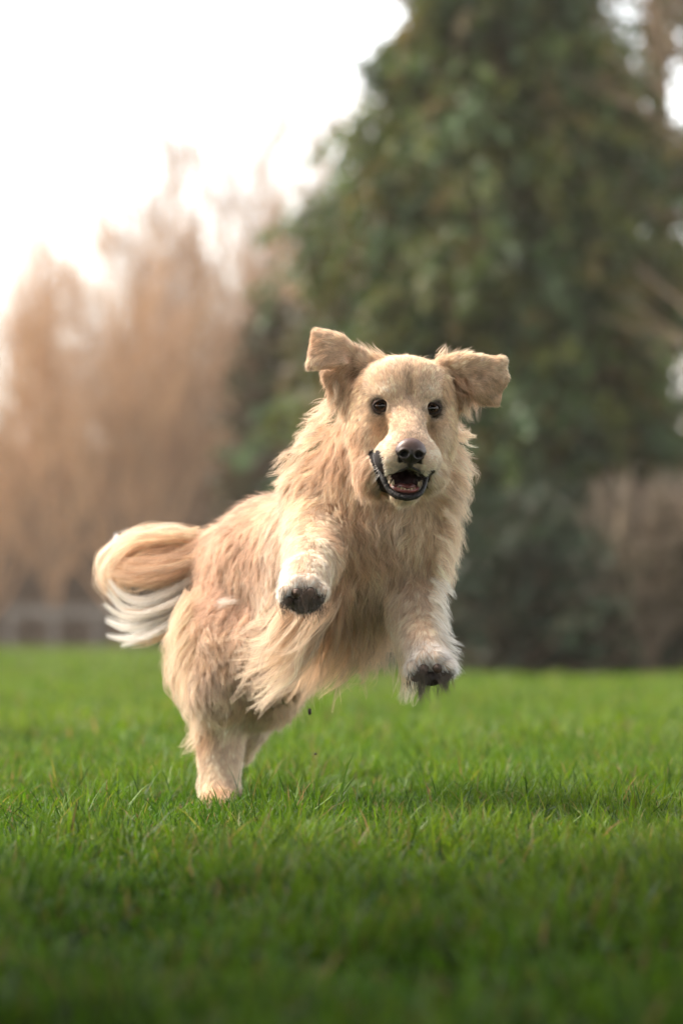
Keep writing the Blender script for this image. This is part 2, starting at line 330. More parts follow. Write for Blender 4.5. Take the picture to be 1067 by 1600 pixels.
def build_background():
    def X(px, d): return (px-533.5)*d/FPX
    # big evergreen in the middle right
    pr = lambda t: 1.45*(1-t)**.62*(0.9+.1*math.sin(t*19))
    evergreen(X(757, 28), 28.6, 6.3, lambda t: 1.36*min(.94, max(0.0, (1.04-t)/.60)), 3,
              'tall dense dark green conifer behind the dog, reaching past the top of the photo', nb=380, ncl=15, nlf=38, leaf=.085,
              pal=[[.11, .17, .03], [.17, .19, .028], [.065, .12, .03], [.10, .17, .065], [.19, .145, .035]], droop=.55)
    evergreen(X(1040, 30), 30.5, 10.5, lambda t: 1.15*np.clip(1.05-t, 0, 1)**.5, 5,
              'tall thinner conifer at the right edge with gaps of white sky between its branches', nb=175, ncl=11, nlf=28, leaf=.10,
              pal=[[.09, .16, .05], [.15, .15, .05], [.07, .15, .05], [.18, .13, .06]], droop=.6, lowz=.16, gaps=((0, 4, .262, .29), (0, 4, .365, .395), (0, 4, .455, .485), (-.2, .5, .2, .6)))
    evergreen(X(800, 27), 27.1, 1.15, lambda t: 1.15*np.sqrt(np.clip(1-t*t, 0.02, 1)), 8,
              'low dark green bush at the foot of the tall dense conifer', 'evergreen_bush', nb=110, ncl=8, nlf=30, leaf=.06,
              pal=[[.03, .06, .03], [.04, .08, .035], [.05, .07, .03]], droop=.1, cat='bush', trunk_r=.05, lowz=.02)
    evergreen(X(935, 26.6), 27.2, .62, lambda t: .55*np.sqrt(np.clip(1-t*t, 0.02, 1)), 9,
              'small low dark green bush where the lawn meets the brown thicket at right', 'evergreen_bush', nb=60, ncl=6, nlf=26, leaf=.05,
              pal=[[.03, .06, .035], [.045, .075, .04]], droop=.1, cat='bush', trunk_r=.04, lowz=.02)
    # brown leafless thicket low at the right edge
    bare_tree(X(1050, 27), 26.6, 1.1, .7, 21, 'brown leafless bush at the lower right edge of the photo', None, 'leafless_bush', .02, 22, 9, 10, .012, (.19, .145, .10), stems=6, cat='bush', ang=.8)
    bare_tree(X(960, 28), 27.9, 1.2, .7, 22, 'brown leafless bush beside the low dark green bush', None, 'leafless_bush', .02, 20, 9, 10, .012, (.22, .145, .10), stems=6, cat='bush', ang=.8)
    # spreading bare tree whose tan boughs cross the gaps
    bare_tree(X(1235, 25.5), 26.2, 5.2, 2.3, 23, 'leafless tree at the right edge with tan boughs reaching left over the conifers', None, 'bare_tree', .35, 9, 4, 3, .012, (.22, .155, .10), mbark=M_BARKP, ang=1.15)
    # olive brown shrub left of the conifer
    evergreen(X(432, 40), 41, 3.7, lambda t: .62*np.clip(1.02-t, 0, 1)**.5, 12,
              'olive brown shrubby tree behind the back of the dog, left of the tall conifer', 'shrubby_tree', nb=170, ncl=8, nlf=22, leaf=.09,
              pal=[[.13, .09, .04], [.10, .085, .035], [.06, .08, .03], [.16, .10, .05]], droop=-.3, trunk_r=.06, lowz=.03)
    # the bare wood on the left
    global TAPER; TAPER = .62
    G = 'leafless trees of the wood on the left'
    spec = [(-25, 6.4, 66), (30, 6.9, 69), (85, 5.9, 66), (135, 5.4, 71), (185, 6.0, 66), (235, 6.9, 70), (285, 7.4, 67),
            (325, 7.9, 71), (368, 8.5, 67), (415, 8.7, 70), (462, 8.0, 73), (515, 6.8, 68)]
    words = ['leafless tree at the left edge of the photo', 'leafless tree second from the left edge', 'low leafless tree left of the bright dip in the treetops',
             'shortest leafless tree, under the bright dip in the treetops', 'low leafless tree right of the bright dip in the treetops', 'leafless tree above the tail of the dog',
             'leafless tree above the root of the tail', 'tall leafless tree above the rump of the dog', 'tall leafless tree above the back of the dog',
             'tallest leafless tree, above the withers of the dog', 'tall leafless tree just left of the raised ear', 'leafless tree half hidden by the tall conifer']
    for k, ((px, H, y), w) in enumerate(zip(spec, words)):
        bare_tree(X(px, y), y, H*1.08, 3.0, 40+k, w, G, low=.08, nl=(15 if k < 4 else 25), ns=8, nt=(6 if k < 4 else 7), tw=.009, tint=[(.33, .205, .12), (.29, .19, .12), (.36, .225, .13)][k % 3] if k > 4 else (.46, .28, .155), ang=.62, skew=1.7)  # leftmost trees: lighter orange tint paints the warm glow into the twigs
    for k in range(9):
        px = -10+k*62+((k*37) % 23); H = 5.2+3.2*k/8+.5*((k*7) % 3)
        bare_tree(X(px, 78), 77+((k*5) % 4), H, 2.4 if k > 2 else 1.9, 80+k, 'leafless tree in the back row of the wood, %s from the left' % ('first', 'second', 'third', 'fourth', 'fifth', 'sixth', 'seventh', 'eighth', 'ninth')[k], 'leafless trees deep in the wood', low=.1, nl=(12 if k < 3 else 22), ns=8, nt=8, tw=.010, tint=(.32, .22, .15), ang=.5)
    # dense undergrowth of the wood: one mass
    r = np.random.default_rng(77); n = 52000
    x = r.uniform(-20, 2.2, n); y = r.uniform(67, 82, n); h = r.gamma(3, .55, n)+.5
    p0 = np.stack([x, y, ground_z(x, y)], -1); d = r.normal(0, .22, (n, 3)); d[:, 2] = 1; d /= np.linalg.norm(d, axis=1, keepdims=True)
    pl = poly(p0, d, np.clip(h, .4, 4.6), 4, r, .1, .02)
    V, F = tubes(pl, np.linspace(.017, .006, 4)[None].repeat(n, 0), 3)
    c = np.array([.19, .14, .10])*r.uniform(.6, 1.3, (n, 1))
    o = mesh_np('undergrowth', V, F, M_TWIG, cols=np.repeat(c, 12, 0)); tag(o, 'brown leafless undergrowth of the wood', 'undergrowth', kind='stuff')
    # old pale timber rail by the wood
    Mw = m_simple('weathered_wood', (.15, .13, .112), .85, .25, 6, .3, .1)
    y = 63.5; e = empty('wooden_fence', (X(85, y), y, float(ground_z(0, y)))); tag(e, 'pale weathered wooden rail fence at the edge of the wood', 'fence')
    def box(name, cx, cz, sx, sy, sz, cyy=0):
        import itertools
        v = np.array(list(itertools.product((-1, 1), (-1, 1), (-1, 1))), float)*np.array([sx, sy, sz])/2+np.array([cx, cyy, cz])
        f = np.array([[0, 1, 3, 2], [4, 6, 7, 5], [0, 4, 5, 1], [2, 3, 7, 6], [0, 2, 6, 4], [1, 5, 7, 3]])
        o = mesh_np(name, v, f, Mw, e, smooth=False)
        bv = o.modifiers.new('b', 'BEVEL'); bv.width = .012; bv.segments = 2
    zt = (1015-955)/FPX*y
    box('rail', .25, zt-.02, 2.0, .05, .16, -.075); 
    for cx in (-.72, 0.0, .72, 1.30): box('post', cx, zt*.5-.05, .13, .1, zt+.14)

# ================================================================== THE DOG : implicit body
lo = np.array([-.40, 5.16, -.02]); hi = np.array([.29, 6.26, .74]); VX = .0032
gx = np.arange(lo[0], hi[0], VX, dtype=np.float32); gy = np.arange(lo[1], hi[1], VX, dtype=np.float32); gz = np.arange(lo[2], hi[2], VX, dtype=np.float32)
SD = np.full((len(gx), len(gy), len(gz)), .05, np.float32)
def block(bl, bh, m=.05):
    s = []
    for g, a, b in zip((gx, gy, gz), bl, bh):
        i0 = np.searchsorted(g, a-m); i1 = np.searchsorted(g, b+m); s.append(slice(max(0, i0), max(1, i1)))
    return tuple(s)
def smin(a, b, k):
    h = np.clip(k-np.abs(a-b), 0, None)/k
    return np.minimum(a, b)-h*h*k*.25
def put(fn, bl, bh, k=.02, sub=False):
    s = block(bl, bh, .05+k)
    X = gx[s[0]][:, None, None]; Y = gy[s[1]][None, :, None]; Z = gz[s[2]][None, None, :]
    d = fn(X, Y, Z).astype(np.float32)
    SD[s] = -smin(-SD[s], d, k) if sub else np.minimum(smin(SD[s], d, k), .05)
def cone(a, b, ra, rb, k=.02, sub=False, flat=None):
    a = np.asarray(a, float); b = np.asarray(b, float); ab = b-a; L2 = (ab**2).sum()
    def fn(X, Y, Z):
        t = np.clip(((X-a[0])*ab[0]+(Y-a[1])*ab[1]+(Z-a[2])*ab[2])/L2, 0, 1)
        return np.sqrt((X-a[0]-t*ab[0])**2+(Y-a[1]-t*ab[1])**2+(Z-a[2]-t*ab[2])**2)-(ra+(rb-ra)*t)
    r = max(ra, rb); put(fn, np.minimum(a, b)-r, np.maximum(a, b)+r, k, sub)
def ell(c, r, k=.015, sub=False, Rm=None):
    c = np.asarray(c, float); r = np.asarray(r, float)
    def fn(X, Y, Z):
        x, y, z = X-c[0], Y-c[1], Z-c[2]
        if Rm is not None:
            x, y, z = (Rm[0, 0]*x+Rm[1, 0]*y+Rm[2, 0]*z), (Rm[0, 1]*x+Rm[1, 1]*y+Rm[2, 1]*z), (Rm[0, 2]*x+Rm[1, 2]*y+Rm[2, 2]*z)
        k0 = np.sqrt((x/r[0])**2+(y/r[1])**2+(z/r[2])**2); k1 = np.sqrt((x/r[0]**2)**2+(y/r[1]**2)**2+(z/r[2]**2)**2)
        return k0*(k0-1)/(k1+1e-6)
    put(fn, c-r.max(), c+r.max(), k, sub)
def tri(a, b, c, th, k=.01):
    a, b, c = [np.asarray(v, float) for v in (a, b, c)]
    ba, cb, ac = b-a, c-b, a-c; n = np.cross(ba, ac); n2 = n@n
    def fn(X, Y, Z):
        sh = np.broadcast_shapes(X.shape, Y.shape, Z.shape); Pp = np.stack([np.broadcast_to(q, sh) for q in (X, Y, Z)], -1).astype(float)
        pa, pb, pc = Pp-a, Pp-b, Pp-c
        ins = (np.sign(pa@np.cross(ba, n))+np.sign(pb@np.cross(cb, n))+np.sign(pc@np.cross(ac, n))) >= 2
        def ed(p, e):
            t = np.clip(p@e/(e@e), 0, 1)[..., None]; return ((p-e*t)**2).sum(-1)
        dd = np.minimum(np.minimum(ed(pa, ba), ed(pb, cb)), ed(pc, ac))
        return np.sqrt(np.where(ins, (pa@n)**2/n2, dd))-th
    put(fn, np.minimum(np.minimum(a, b), c)-th, np.maximum(np.maximum(a, b), c)+th, k)
def chain(pts, k=.02):
    """pts: (px,py,d,rpx)"""
    w = [P(q[0], q[1], q[2]) for q in pts]; r = [q[3]*q[2]/FPX for q in pts]
    for i in range(len(pts)-1): cone(w[i], w[i+1], r[i], r[i+1], k)
YAW, ROLL, U = R(5), R(3), .0009
HC = P(635, 637, 5.40)
def Hd(x, y, z):
    x, y, z = [np.asarray(v, float) for v in (x, y, z)]
    x1 = x*math.cos(YAW)-y*math.sin(YAW); y1 = x*math.sin(YAW)+y*math.cos(YAW)
    x2 = x1*math.cos(ROLL)+z*math.sin(ROLL); z2 = -x1*math.sin(ROLL)+z*math.cos(ROLL)
    return HC+U*np.stack(np.broadcast_arrays(x2, y1, z2), -1)
HR = np.stack([Hd(1, 0, 0)-HC, Hd(0, 1, 0)-HC, Hd(0, 0, 1)-HC], 1)/U      # columns = head axes
def hell(c, r, k=10, sub=False): ell(Hd(*c), np.array(r)*U, k*U, sub, HR)
def hcone(a, b, ra, rb, k=10, sub=False): cone(Hd(*a), Hd(*b), ra*U, rb*U, k*U, sub)
# torso
chain([(600, 800, 5.60, 86), (570, 862, 5.64, 92), (515, 862, 5.76, 92), (430, 868, 5.90, 76), (366, 886, 6.03, 60)], .05)
chain([(512, 775, 5.66, 44), (562, 748, 5.62, 56)], .05)
chain([(560, 780, 5.60, 78), (602, 690, 5.54, 60), (628, 640, 5.50, 58)], .05)
chain([(640, 790, 5.57, 62), (655, 850, 5.58, 50)], .05)
chain([(565, 905, 5.70, 70), (480, 925, 5.82, 66)], .05)
# front leg, image left (reaches to the camera)
chain([(492, 775, 5.62, 48), (494, 840, 5.54, 42), (487, 880, 5.44, 33), (478, 905, 5.37, 29), (475, 925, 5.335, 31)], .025)
# front leg, image right
chain([(652, 830, 5.60, 48), (644, 905, 5.60, 40), (648, 960, 5.54, 31), (660, 1005, 5.48, 25), (672, 1035, 5.44, 30)], .025)
# hind legs
chain([(368, 895, 6.03, 56), (362, 1000, 5.90, 47), (345, 1075, 5.90, 38), (345, 1135, 6.0, 27), (344, 1190, 5.99, 21), (345, 1244, 5.97, 20), (348, 1262, 5.92, 19)], .04)
chain([(420, 920, 6.02, 62), (432, 1020, 5.86, 56), (418, 1085, 5.97, 36), (385, 1125, 6.08, 26), (372, 1170, 6.12, 22)], .04)
# tail
chain([(318, 860, 6.08, 24), (270, 880, 6.10, 27), (230, 882, 6.10, 27), (198, 876, 6.09, 21), (188, 858, 6.08, 12)], .02)
# paws: toes
def paw(cx, cy, d, s=1.0):
    for dx, dy, r in ((-25, 2, 12), (-10, -12, 13), (10, -12, 13), (25, 1, 12)):
        cone(P(cx+dx*s, cy+dy*s, d+.03), P(cx+dx*s*1.08, cy+(dy-1)*s, d-.012), r*s*d/FPX, r*.85*s*d/FPX, .006)
paw(474, 924, 5.325); paw(672, 1042, 5.43)
# head
hell((0, 62, 20), (74, 84, 62), 20); hell((-44, 52, 28), (36, 50, 38), 24); hell((44, 52, 28), (36, 50, 38), 24); hell((0, 12, 38), (54, 30, 38), 24)
hell((-30, 2, 20), (20, 20, 16), 14); hell((30, 2, 20), (20, 20, 16), 14)
for s in (-1, 1):
    hell((s*46, 42, -38), (38, 56, 58), 26)
    hell((s*24, -52, -82), (27, 46, 27), 14)
hcone((0, 12, -8), (0, -62, -58), 36, 27, 22); hell((0, -70, -70), (34, 28, 26), 12)
hcone((0, 36, -100), (0, -36, -130), 40, 21, 16); hell((0, -44, -134), (24, 22, 13), 10)
hell((-46, 20, -100), (26, 44, 34), 18); hell((44, 24, -98), (26, 40, 32), 18)
for s in (-1, 1):
    hell((s*39, -24, -42), (10, 17, 20), 18, True); hell((s*30, -3, 22), (17, 17, 12), 10)
hcone((0, -24, 62), (0, -26, 22), 5, 6, 12, True)
# mouth opening and its left corner
hell((1, -62, -117), (25, 46, 17), 5, True); hcone((-2, -60, -114), (-42, -2, -84), 13, 5, 5, True); hcone((2, -60, -114), (38, 0, -96), 12, 5, 5, True)
# ears (raised and folded by the leap)
def E(px, py, y): return P(px, py, 5.40+y*U)
def ear(t, th=4.4, k=9): tri(*[E(*q) for q in t], th*U, k*U)
ear([(592, 566, 45), (566, 562, 40), (548, 620, 60)], 8); ear([(592, 566, 45), (556, 640, 62), (575, 610, 45)], 8)
ear([(584, 562, 42), (532, 530, 36), (540, 588, 44)]); ear([(532, 530, 36), (496, 521, 46), (540, 580, 44)]); ear([(512, 522, 40), (532, 530, 36), (500, 560, 44)])
ear([(494, 521, 46), (482, 573, 38), (540, 568, 28)], 4.4, 12); ear([(540, 580, 40), (509, 584, 52), (548, 640, 62)], 4.4, 12); ear([(509, 584, 52), (522, 628, 62), (560, 640, 62)], 4.4, 12)
ear([(690, 566, 40), (716, 566, 36), (716, 632, 60)], 8); ear([(716, 560, 36), (750, 560, 30), (728, 628, 56)], 6)
ear([(712, 562, 34), (784, 562, 34), (750, 610, 34)]); ear([(784, 564, 34), (787, 592, 38), (745, 614, 34)], 4.4, 12); ear([(787, 590, 38), (773, 626, 42), (740, 600, 34)], 4.4, 12); ear([(773, 626, 42), (752, 628, 40), (735, 600, 34)], 4.4, 12)
# ear pit shadows
cone(E(540, 584, 26), E(578, 592, 40), 12*U, 8*U, 8*U, True); cone(E(726, 600, 20), E(702, 602, 40), 11*U, 7*U, 8*U, True)

def samp(p, A=None):
    A = SD if A is None else A
    f = (p-lo)/VX; sh = np.array(A.shape)-2
    f = np.clip(f, 0, sh-.001); i = f.astype(int); f = f-i; x, y, z = i[..., 0], i[..., 1], i[..., 2]; fx, fy, fz = f[..., 0], f[..., 1], f[..., 2]
    r = 0
    for a in (0, 1):
        for b in (0, 1):
            for c in (0, 1):
                r = r+A[x+a, y+b, z+c]*(fx if a else 1-fx)*(fy if b else 1-fy)*(fz if c else 1-fz)
    return r
def grad(p, e=.005):
    g = np.stack([samp(p+np.array(v)*e)-samp(p-np.array(v)*e) for v in ((1, 0, 0), (0, 1, 0), (0, 0, 1))], -1)
    return g/(np.linalg.norm(g, axis=-1, keepdims=True)+1e-9)
def hit(px, py, d0=5.18, d1=6.2):
    d = np.linspace(d0, d1, 900); s = samp(P(px, py, d)); k = np.argmax(s < 0)
    return float(d[k]) if s[k] < 0 else 5.8
EYES = [(596, 634.5), (674.5, 638.5)]
eye_d = [hit(*e) for e in EYES]; ER = 14.5*U
eye_c = [P(e[0], e[1], d+ER*.72) for e, d in zip(EYES, eye_d)]
for c in eye_c: cone(c, c+np.array([0, .001, 0]), ER*1.04, ER*1.04, .004, True)

def surface_nets():
    A = SD; inside = A < 0
    c = np.zeros(tuple(np.array(A.shape)-1), np.int8)
    for a in (0, 1):
        for b in (0, 1):
            for d in (0, 1): c += inside[a:A.shape[0]-1+a, b:A.shape[1]-1+b, d:A.shape[2]-1+d]
    act = (c > 0) & (c < 8); ijk = np.argwhere(act); idx = -np.ones(act.shape, np.int32); idx[act] = np.arange(len(ijk))
    acc = np.zeros((len(ijk), 3)); cnt = np.zeros(len(ijk))
    cs = [(a, b, d) for a in (0, 1) for b in (0, 1) for d in (0, 1)]
    for u in cs:
        for ax in range(3):
            if u[ax]: continue
            v = list(u); v[ax] = 1
            A0 = A[tuple((ijk+u).T)]; A1 = A[tuple((ijk+v).T)]; m = (A0 < 0) != (A1 < 0)
            t = np.where(m, A0/(A0-A1+1e-12), 0); q = np.array(u, float)[None].repeat(len(ijk), 0); q[:, ax] += t
            acc[m] += q[m]; cnt[m] += 1
    V = (ijk+acc/cnt[:, None])*VX+lo
    F = []
    for ax in range(3):
        sl0 = [slice(None)]*3; sl1 = [slice(None)]*3; sl0[ax] = slice(0, -1); sl1[ax] = slice(1, None)
        a0 = inside[tuple(sl0)]; a1 = inside[tuple(sl1)]; e = np.argwhere(a0 != a1)
        o1, o2 = [(ax+1) % 3, (ax+2) % 3]; ok = (e[:, o1] > 0) & (e[:, o2] > 0) & (e[:, o1] < idx.shape[o1]) & (e[:, o2] < idx.shape[o2]) & (e[:, ax] < idx.shape[ax])
        e = e[ok]; s = a0[tuple(e.T)]
        def sh(d1, d2):
            q = e.copy(); q[:, o1] -= d1; q[:, o2] -= d2; return idx[tuple(q.T)]
        q = np.stack([sh(0, 0), sh(1, 0), sh(1, 1), sh(0, 1)], -1)
        q[~s] = q[~s][:, ::-1]
        F.append(q[(q >= 0).all(1)])
    return V, np.concatenate(F)

def icos(sub=3):
    import bmesh
    bm = bmesh.new(); bmesh.ops.create_icosphere(bm, subdivisions=sub, radius=1.0)
    V = np.array([v.co[:] for v in bm.verts]); F = np.array([[v.index for v in f.verts] for f in bm.faces]); bm.free(); return V, F
ICO, ICF = icos(3)

def build_dog():
    rg = np.random.default_rng(5)
    base = np.array([P(346, 1262, 5.93)[0], 5.93, 0.0])
    dog = empty('dog', base); tag(dog, 'cream golden long haired dog leaping at the camera with muddy front paws', 'dog')
    org = base
    def part(name, V, F, m, parent=dog, cols=None, smooth=True):
        return mesh_np(name, np.asarray(V)-base, F, m, parent, smooth, cols)
    V, F = surface_nets()
    # skin tint: fur-coloured, dark in the mouth, muddy pads
    col = np.tile(np.array([.72, .54, .40]), (len(V), 1))
    mc = Hd(0, -40, -112); dm = np.linalg.norm((V-mc)@HR*np.array([1/40, 1/56, 1/26])/U, axis=1)
    N = grad(V)
    mouthy = (dm < 1.0) & (samp(V-N*0.004) < 0) & ((((V-mc)*N).sum(1)) < 0)
    col[mouthy] = (.03, .012, .012)
    lv = ((V-HC)/U)@HR
    lpp = np.array([(-50, -75), (-48, -84), (-43, -97), (-36, -114), (-26, -131), (-12, -139), (3, -141), (17, -137), (26, -128), (31, -114), (37, -102)], float)
    for a_, b_ in zip(lpp[:-1], lpp[1:]):
        t_ = np.clip(((lv[:, [0, 2]]-a_)@(b_-a_))/((b_-a_)@(b_-a_)), 0, 1)[:, None]; col[(np.linalg.norm(lv[:, [0, 2]]-a_-t_*(b_-a_), axis=1) < (7 if a_[0] < -36 else 6.5)) & (lv[:, 1] < 25)] = (.014, .011, .010)
    col[(np.abs(lv[:, 0]) < 20) & (np.abs(lv[:, 2]+74) < 16) & (lv[:, 1] < -70)] = (.01, .007, .006)
    dl = np.hypot(lv[:, 0]+5, (lv[:, 2]+108)*.9); col[(dl > 22) & (dl < 46) & (lv[:, 1] < 10) & (lv[:, 2] < -100) & (lv[:, 2] > -142) & (np.abs(lv[:, 0]) < 42)] = (.03, .02, .018)
    m, Nn, L = mat('dog_skin'); a = Nn.new('ShaderNodeAttribute'); a.attribute_name = 'tint'; b = Nn.new('ShaderNodeBsdfPrincipled')
    L.new(a.outputs['Color'], b.inputs['Base Color']); b.inputs['Roughness'].default_value = .8; b.inputs['Specular IOR Level'].default_value = .15; out(Nn, L, b.outputs[0])
    body = part('body', V, F, m, cols=col)
    if 'S' in DEV: return
    # ---------------- face parts
    M_eye, Ne, Le = mat('dog_eye')
    bb = Ne.new('ShaderNodeBsdfPrincipled'); bb.inputs['Roughness'].default_value = .04; bb.inputs['Specular IOR Level'].default_value = .35
    at = Ne.new('ShaderNodeAttribute'); at.attribute_name = 'tint'; Le.new(at.outputs['Color'], bb.inputs['Base Color']); out(Ne, Le, bb.outputs[0])
    M_rim = m_simple('dark_skin', (.018, .013, .012), .35, .4, 900, .3, .5)
    M_nose, Nq, Lq = mat('nose_leather')
    for c in eye_c:
        n = ICO; Ve = c+n*ER
        v = (np.array([0, 0, CAM_H])-c); v /= np.linalg.norm(v); ca = n@v
        cc = np.where(ca[:, None] > .93, np.array([.004, .003, .003]), np.where(ca[:, None] > .78, np.array([.05, .022, .010]), np.array([.02, .013, .010])))
        e = part('eye', Ve, ICF, M_eye, cols=cc)
        # eyelids: a shell round the eyeball with an almond opening
        a = np.linspace(0, 2*math.pi, 49)[:-1]; s = -1 if c[0] < HC[0] else 1; ca_, sa_ = np.cos(a), np.sin(a)
        ax_ = 11.8*np.sign(ca_)*np.abs(ca_)**1.0; az_ = np.where(sa_ > 0, 7.0, 7.4)*np.sign(sa_)*np.abs(sa_)**1.25
        az_ = az_-s*ca_*-2.0*0-1.6*np.clip(-s*ca_, 0, 1)**2; ax_ = ax_*(1+.12*np.clip(-s*ca_, 0, 1)**3)
        rings = []; colr = []
        for q_, (gr, rr_) in enumerate(((.97, 1.00), (.99, 1.07), (1.10, 1.11), (1.24, 1.10), (1.42, 1.04), (1.62, .92))):
            X_, Z_ = ax_*gr*U, (az_*gr if q_ < 2 else (az_*gr+np.sign(sa_)*(gr-1)*3))*U; rad_ = ER*rr_
            k_ = np.minimum(1, .985*rad_/np.sqrt(X_**2+Z_**2)); X_, Z_ = X_*k_, Z_*k_
            rings.append(c+np.stack([X_, -np.sqrt(rad_**2-X_**2-Z_**2), Z_], -1))
            colr.append(np.tile([(.008, .006, .005), (.010, .007, .006), (.02, .014, .011), (.04, .026, .02), (.09, .055, .038), (.20, .13, .085)][q_], (48, 1)))
        Vr = np.concatenate(rings); ii = np.arange(6*48).reshape(6, 48); i2 = np.roll(ii, -1, 1)
        Fr = np.stack([ii[:-1], i2[:-1], i2[1:], ii[1:]], -1).reshape(-1, 4)
        part('eyelid', Vr, Fr, m, e, cols=np.concatenate(colr))
    # nose
    nc = Hd(0, -98, -72)
    q = ICO.copy(); th = q[:, 2]
    q2 = q*np.array([23, 15, 19]); q2[:, 0] *= 1-.32*np.clip(-th, 0, 1)**1.3+.04*np.clip(th, 0, 1)
    q2[:, 1] -= 3*np.exp(-((q[:, 2]-.2)/.5)**2)*(q[:, 1] < 0)
    q2 = q2+0
    # finer ball for nostrils
    Vn, Fn = icos(5); g = Vn*np.array([24, 15, 19.5]); g[:, 0] *= 1-.34*np.clip(-Vn[:, 2], 0, 1)**1.2
    g[:, 2] += 2.0*np.clip(Vn[:, 2], 0, 1)*(1-(Vn[:, 0])**2)
    cn = np.zeros((len(g), 3))+np.array([.024, .016, .014])
    top = np.clip((g[:, 2]+4)/14, 0, 1)[:, None]; cn = cn*(1-top)+np.array([.11, .066, .056])*top
    for s in (-1, 1):
        dd = np.sqrt(((g[:, 0]-s*10.5)/6.2)**2+((g[:, 2]+4)/5.2)**2); fr = (g[:, 1] < 0)
        k = np.exp(-(dd/.85)**4)*fr; g[:, 1] += 8*k; cn = cn*(1-np.clip(k*1.6, 0, 1)[:, None]*.985)
        ds = np.sqrt(((g[:, 0]-s*16)/6)**2+((g[:, 2]+6.5)/2.2)**2); k = np.exp(-ds**2)*fr; g[:, 1] += 4*k; cn *= (1-.6*k[:, None])
        rimk = np.exp(-((dd-1.35)/.35)**2)*fr; g[:, 1] -= 1.4*rimk
    k = np.exp(-(g[:, 0]/1.3)**2)*(g[:, 1] < 0)*(g[:, 2] < 2); g[:, 1] += 2.5*k; cn *= (1-.6*k[:, None])
    bn = Nq.new('ShaderNodeBsdfPrincipled'); an = Nq.new('ShaderNodeAttribute'); an.attribute_name = 'tint'; Lq.new(an.outputs['Color'], bn.inputs['Base Color'])
    bn.inputs['Roughness'].default_value = .38; vo = Nq.new('ShaderNodeTexVoronoi'); vo.inputs['Scale'].default_value = 900
    tc = Nq.new('ShaderNodeTexCoord'); Lq.new(tc.outputs['Object'], vo.inputs['Vector']); bp = Nq.new('ShaderNodeBump'); bp.inputs['Strength'].default_value = .5; bp.inputs['Distance'].default_value = .0004
    Lq.new(vo.outputs['Distance'], bp.inputs['Height']); Lq.new(bp.outputs[0], bn.inputs['Normal']); out(Nq, Lq, bn.outputs[0])
    part('nose', nc+(g@HR.T)*U, Fn, M_nose, cols=np.clip(cn, .001, 1))
    # lips: lower dark rim from the visible corner, round the chin, to the far side, plus the dark upper lip under the nose
    def spline(pts, n):
        pts = np.array(pts, float); t = np.linspace(0, len(pts)-1, n); i = np.clip(t.astype(int), 0, len(pts)-2); f = (t-i)[:, None]
        p0 = pts[np.clip(i-1, 0, None)]; p1 = pts[i]; p2 = pts[i+1]; p3 = pts[np.clip(i+2, None, len(pts)-1)]
        return .5*((2*p1)+(-p0+p2)*f+(2*p0-5*p1+4*p2-p3)*f**2+(-p0+3*p1-3*p2+p3)*f**3)
    NL = 120
    low = spline([(-50, -22, -75), (-48, -32, -84), (-43, -44, -97), (-36, -54, -114), (-26, -60, -131), (-12, -68, -140), (3, -71, -142), (17, -67, -138), (26, -58, -128), (31, -44, -114), (37, -20, -102), (40, 0, -96)], NL)
    lw = spline([(2.2,)*3, (3.8,)*3, (4.8,)*3, (5.2,)*3, (5,)*3, (4.8,)*3, (4.6,)*3, (4.8,)*3, (4.6,)*3, (4,)*3, (3,)*3, (2,)*3], NL)[:, 0]*.86
    lw = lw*(1+.08*np.sin(np.arange(NL)*1.3)*np.sin(np.arange(NL)*.37)+.05*np.sin(np.arange(NL)*2.1+1))
    Vl, Fl = tubes(Hd(low[:, 0], low[:, 1], low[:, 2])[None], (lw*U)[None], 10)
    part('lower_lip', Vl, Fl, m_simple('wet_black_lip', (.009, .007, .007), .42, .6, 700, 1.0, .35))
    upl = spline([(-49, -23, -74), (-45, -38, -84), (-36, -52, -98), (-25, -66, -104), (-12, -86, -101), (-3, -94, -97), (1, -95, -96), (6, -94, -97), (16, -86, -101), (27, -62, -104), (34, -36, -101), (38, -10, -94)], 60)
    Vl, Fl = tubes(Hd(upl[:, 0], upl[:, 1], upl[:, 2])[None], (np.interp(np.arange(60), [0, 12, 28, 48, 59], [1.0, 1.5, 2.2, 2.0, 1.0])*U)[None], 8); part('upper_lip', Vl, Fl, M_rim)
    # philtrum, dark skin under the nose
    ph = spline([(0, -98, -84), (0, -97, -92), (0, -95, -97)], 8); Vl, Fl = tubes(Hd(ph[:, 0], ph[:, 1], ph[:, 2])[None], (np.array([9, 8.5, 8, 7, 6.5, 6, 5, 4])*.75*U)[None], 10); part('philtrum', Vl, Fl, M_rim)
    # tongue and gum
    tg = ICO*np.array([17, 36, 6]); tg[:, 2] -= 3*np.exp(-(tg[:, 0]/4)**2); tgw = Hd(tg[:, 0]+1, tg[:, 1]-34, tg[:, 2]-124)
    part('tongue', tgw, ICF, m_simple('tongue_skin', (.13, .035, .032), .35, .2, 200, .5, .5))
    gm = spline([(-22, -30, -122), (-20, -48, -126), (-13, -60, -130), (0, -64, -131.5), (13, -60, -130), (20, -48, -126), (23, -30, -122)], 30)
    Vl, Fl = tubes(Hd(gm[:, 0], gm[:, 1], gm[:, 2])[None], np.full((1, 30), 3.6*U), 8); part('gum', Vl, Fl, m_simple('gum_skin', (.20, .05, .04), .3, .25, 300, .3, .5))
    M_tooth = m_simple('tooth_enamel', (.40, .32, .20), .25, .08, 200, 0, .5)
    def tooth(x, y, z, h, r):
        p = np.array([[x, y, z-1], [x, y+.5, z+h*.5], [x*.97, y+2, z+h]], float)[None]; Vt, Ft = tubes(Hd(p[..., 0], p[..., 1], p[..., 2]), np.array([[r, r*.8, r*.25]])*U, 8)
        part('tooth', Vt, Ft, M_tooth)
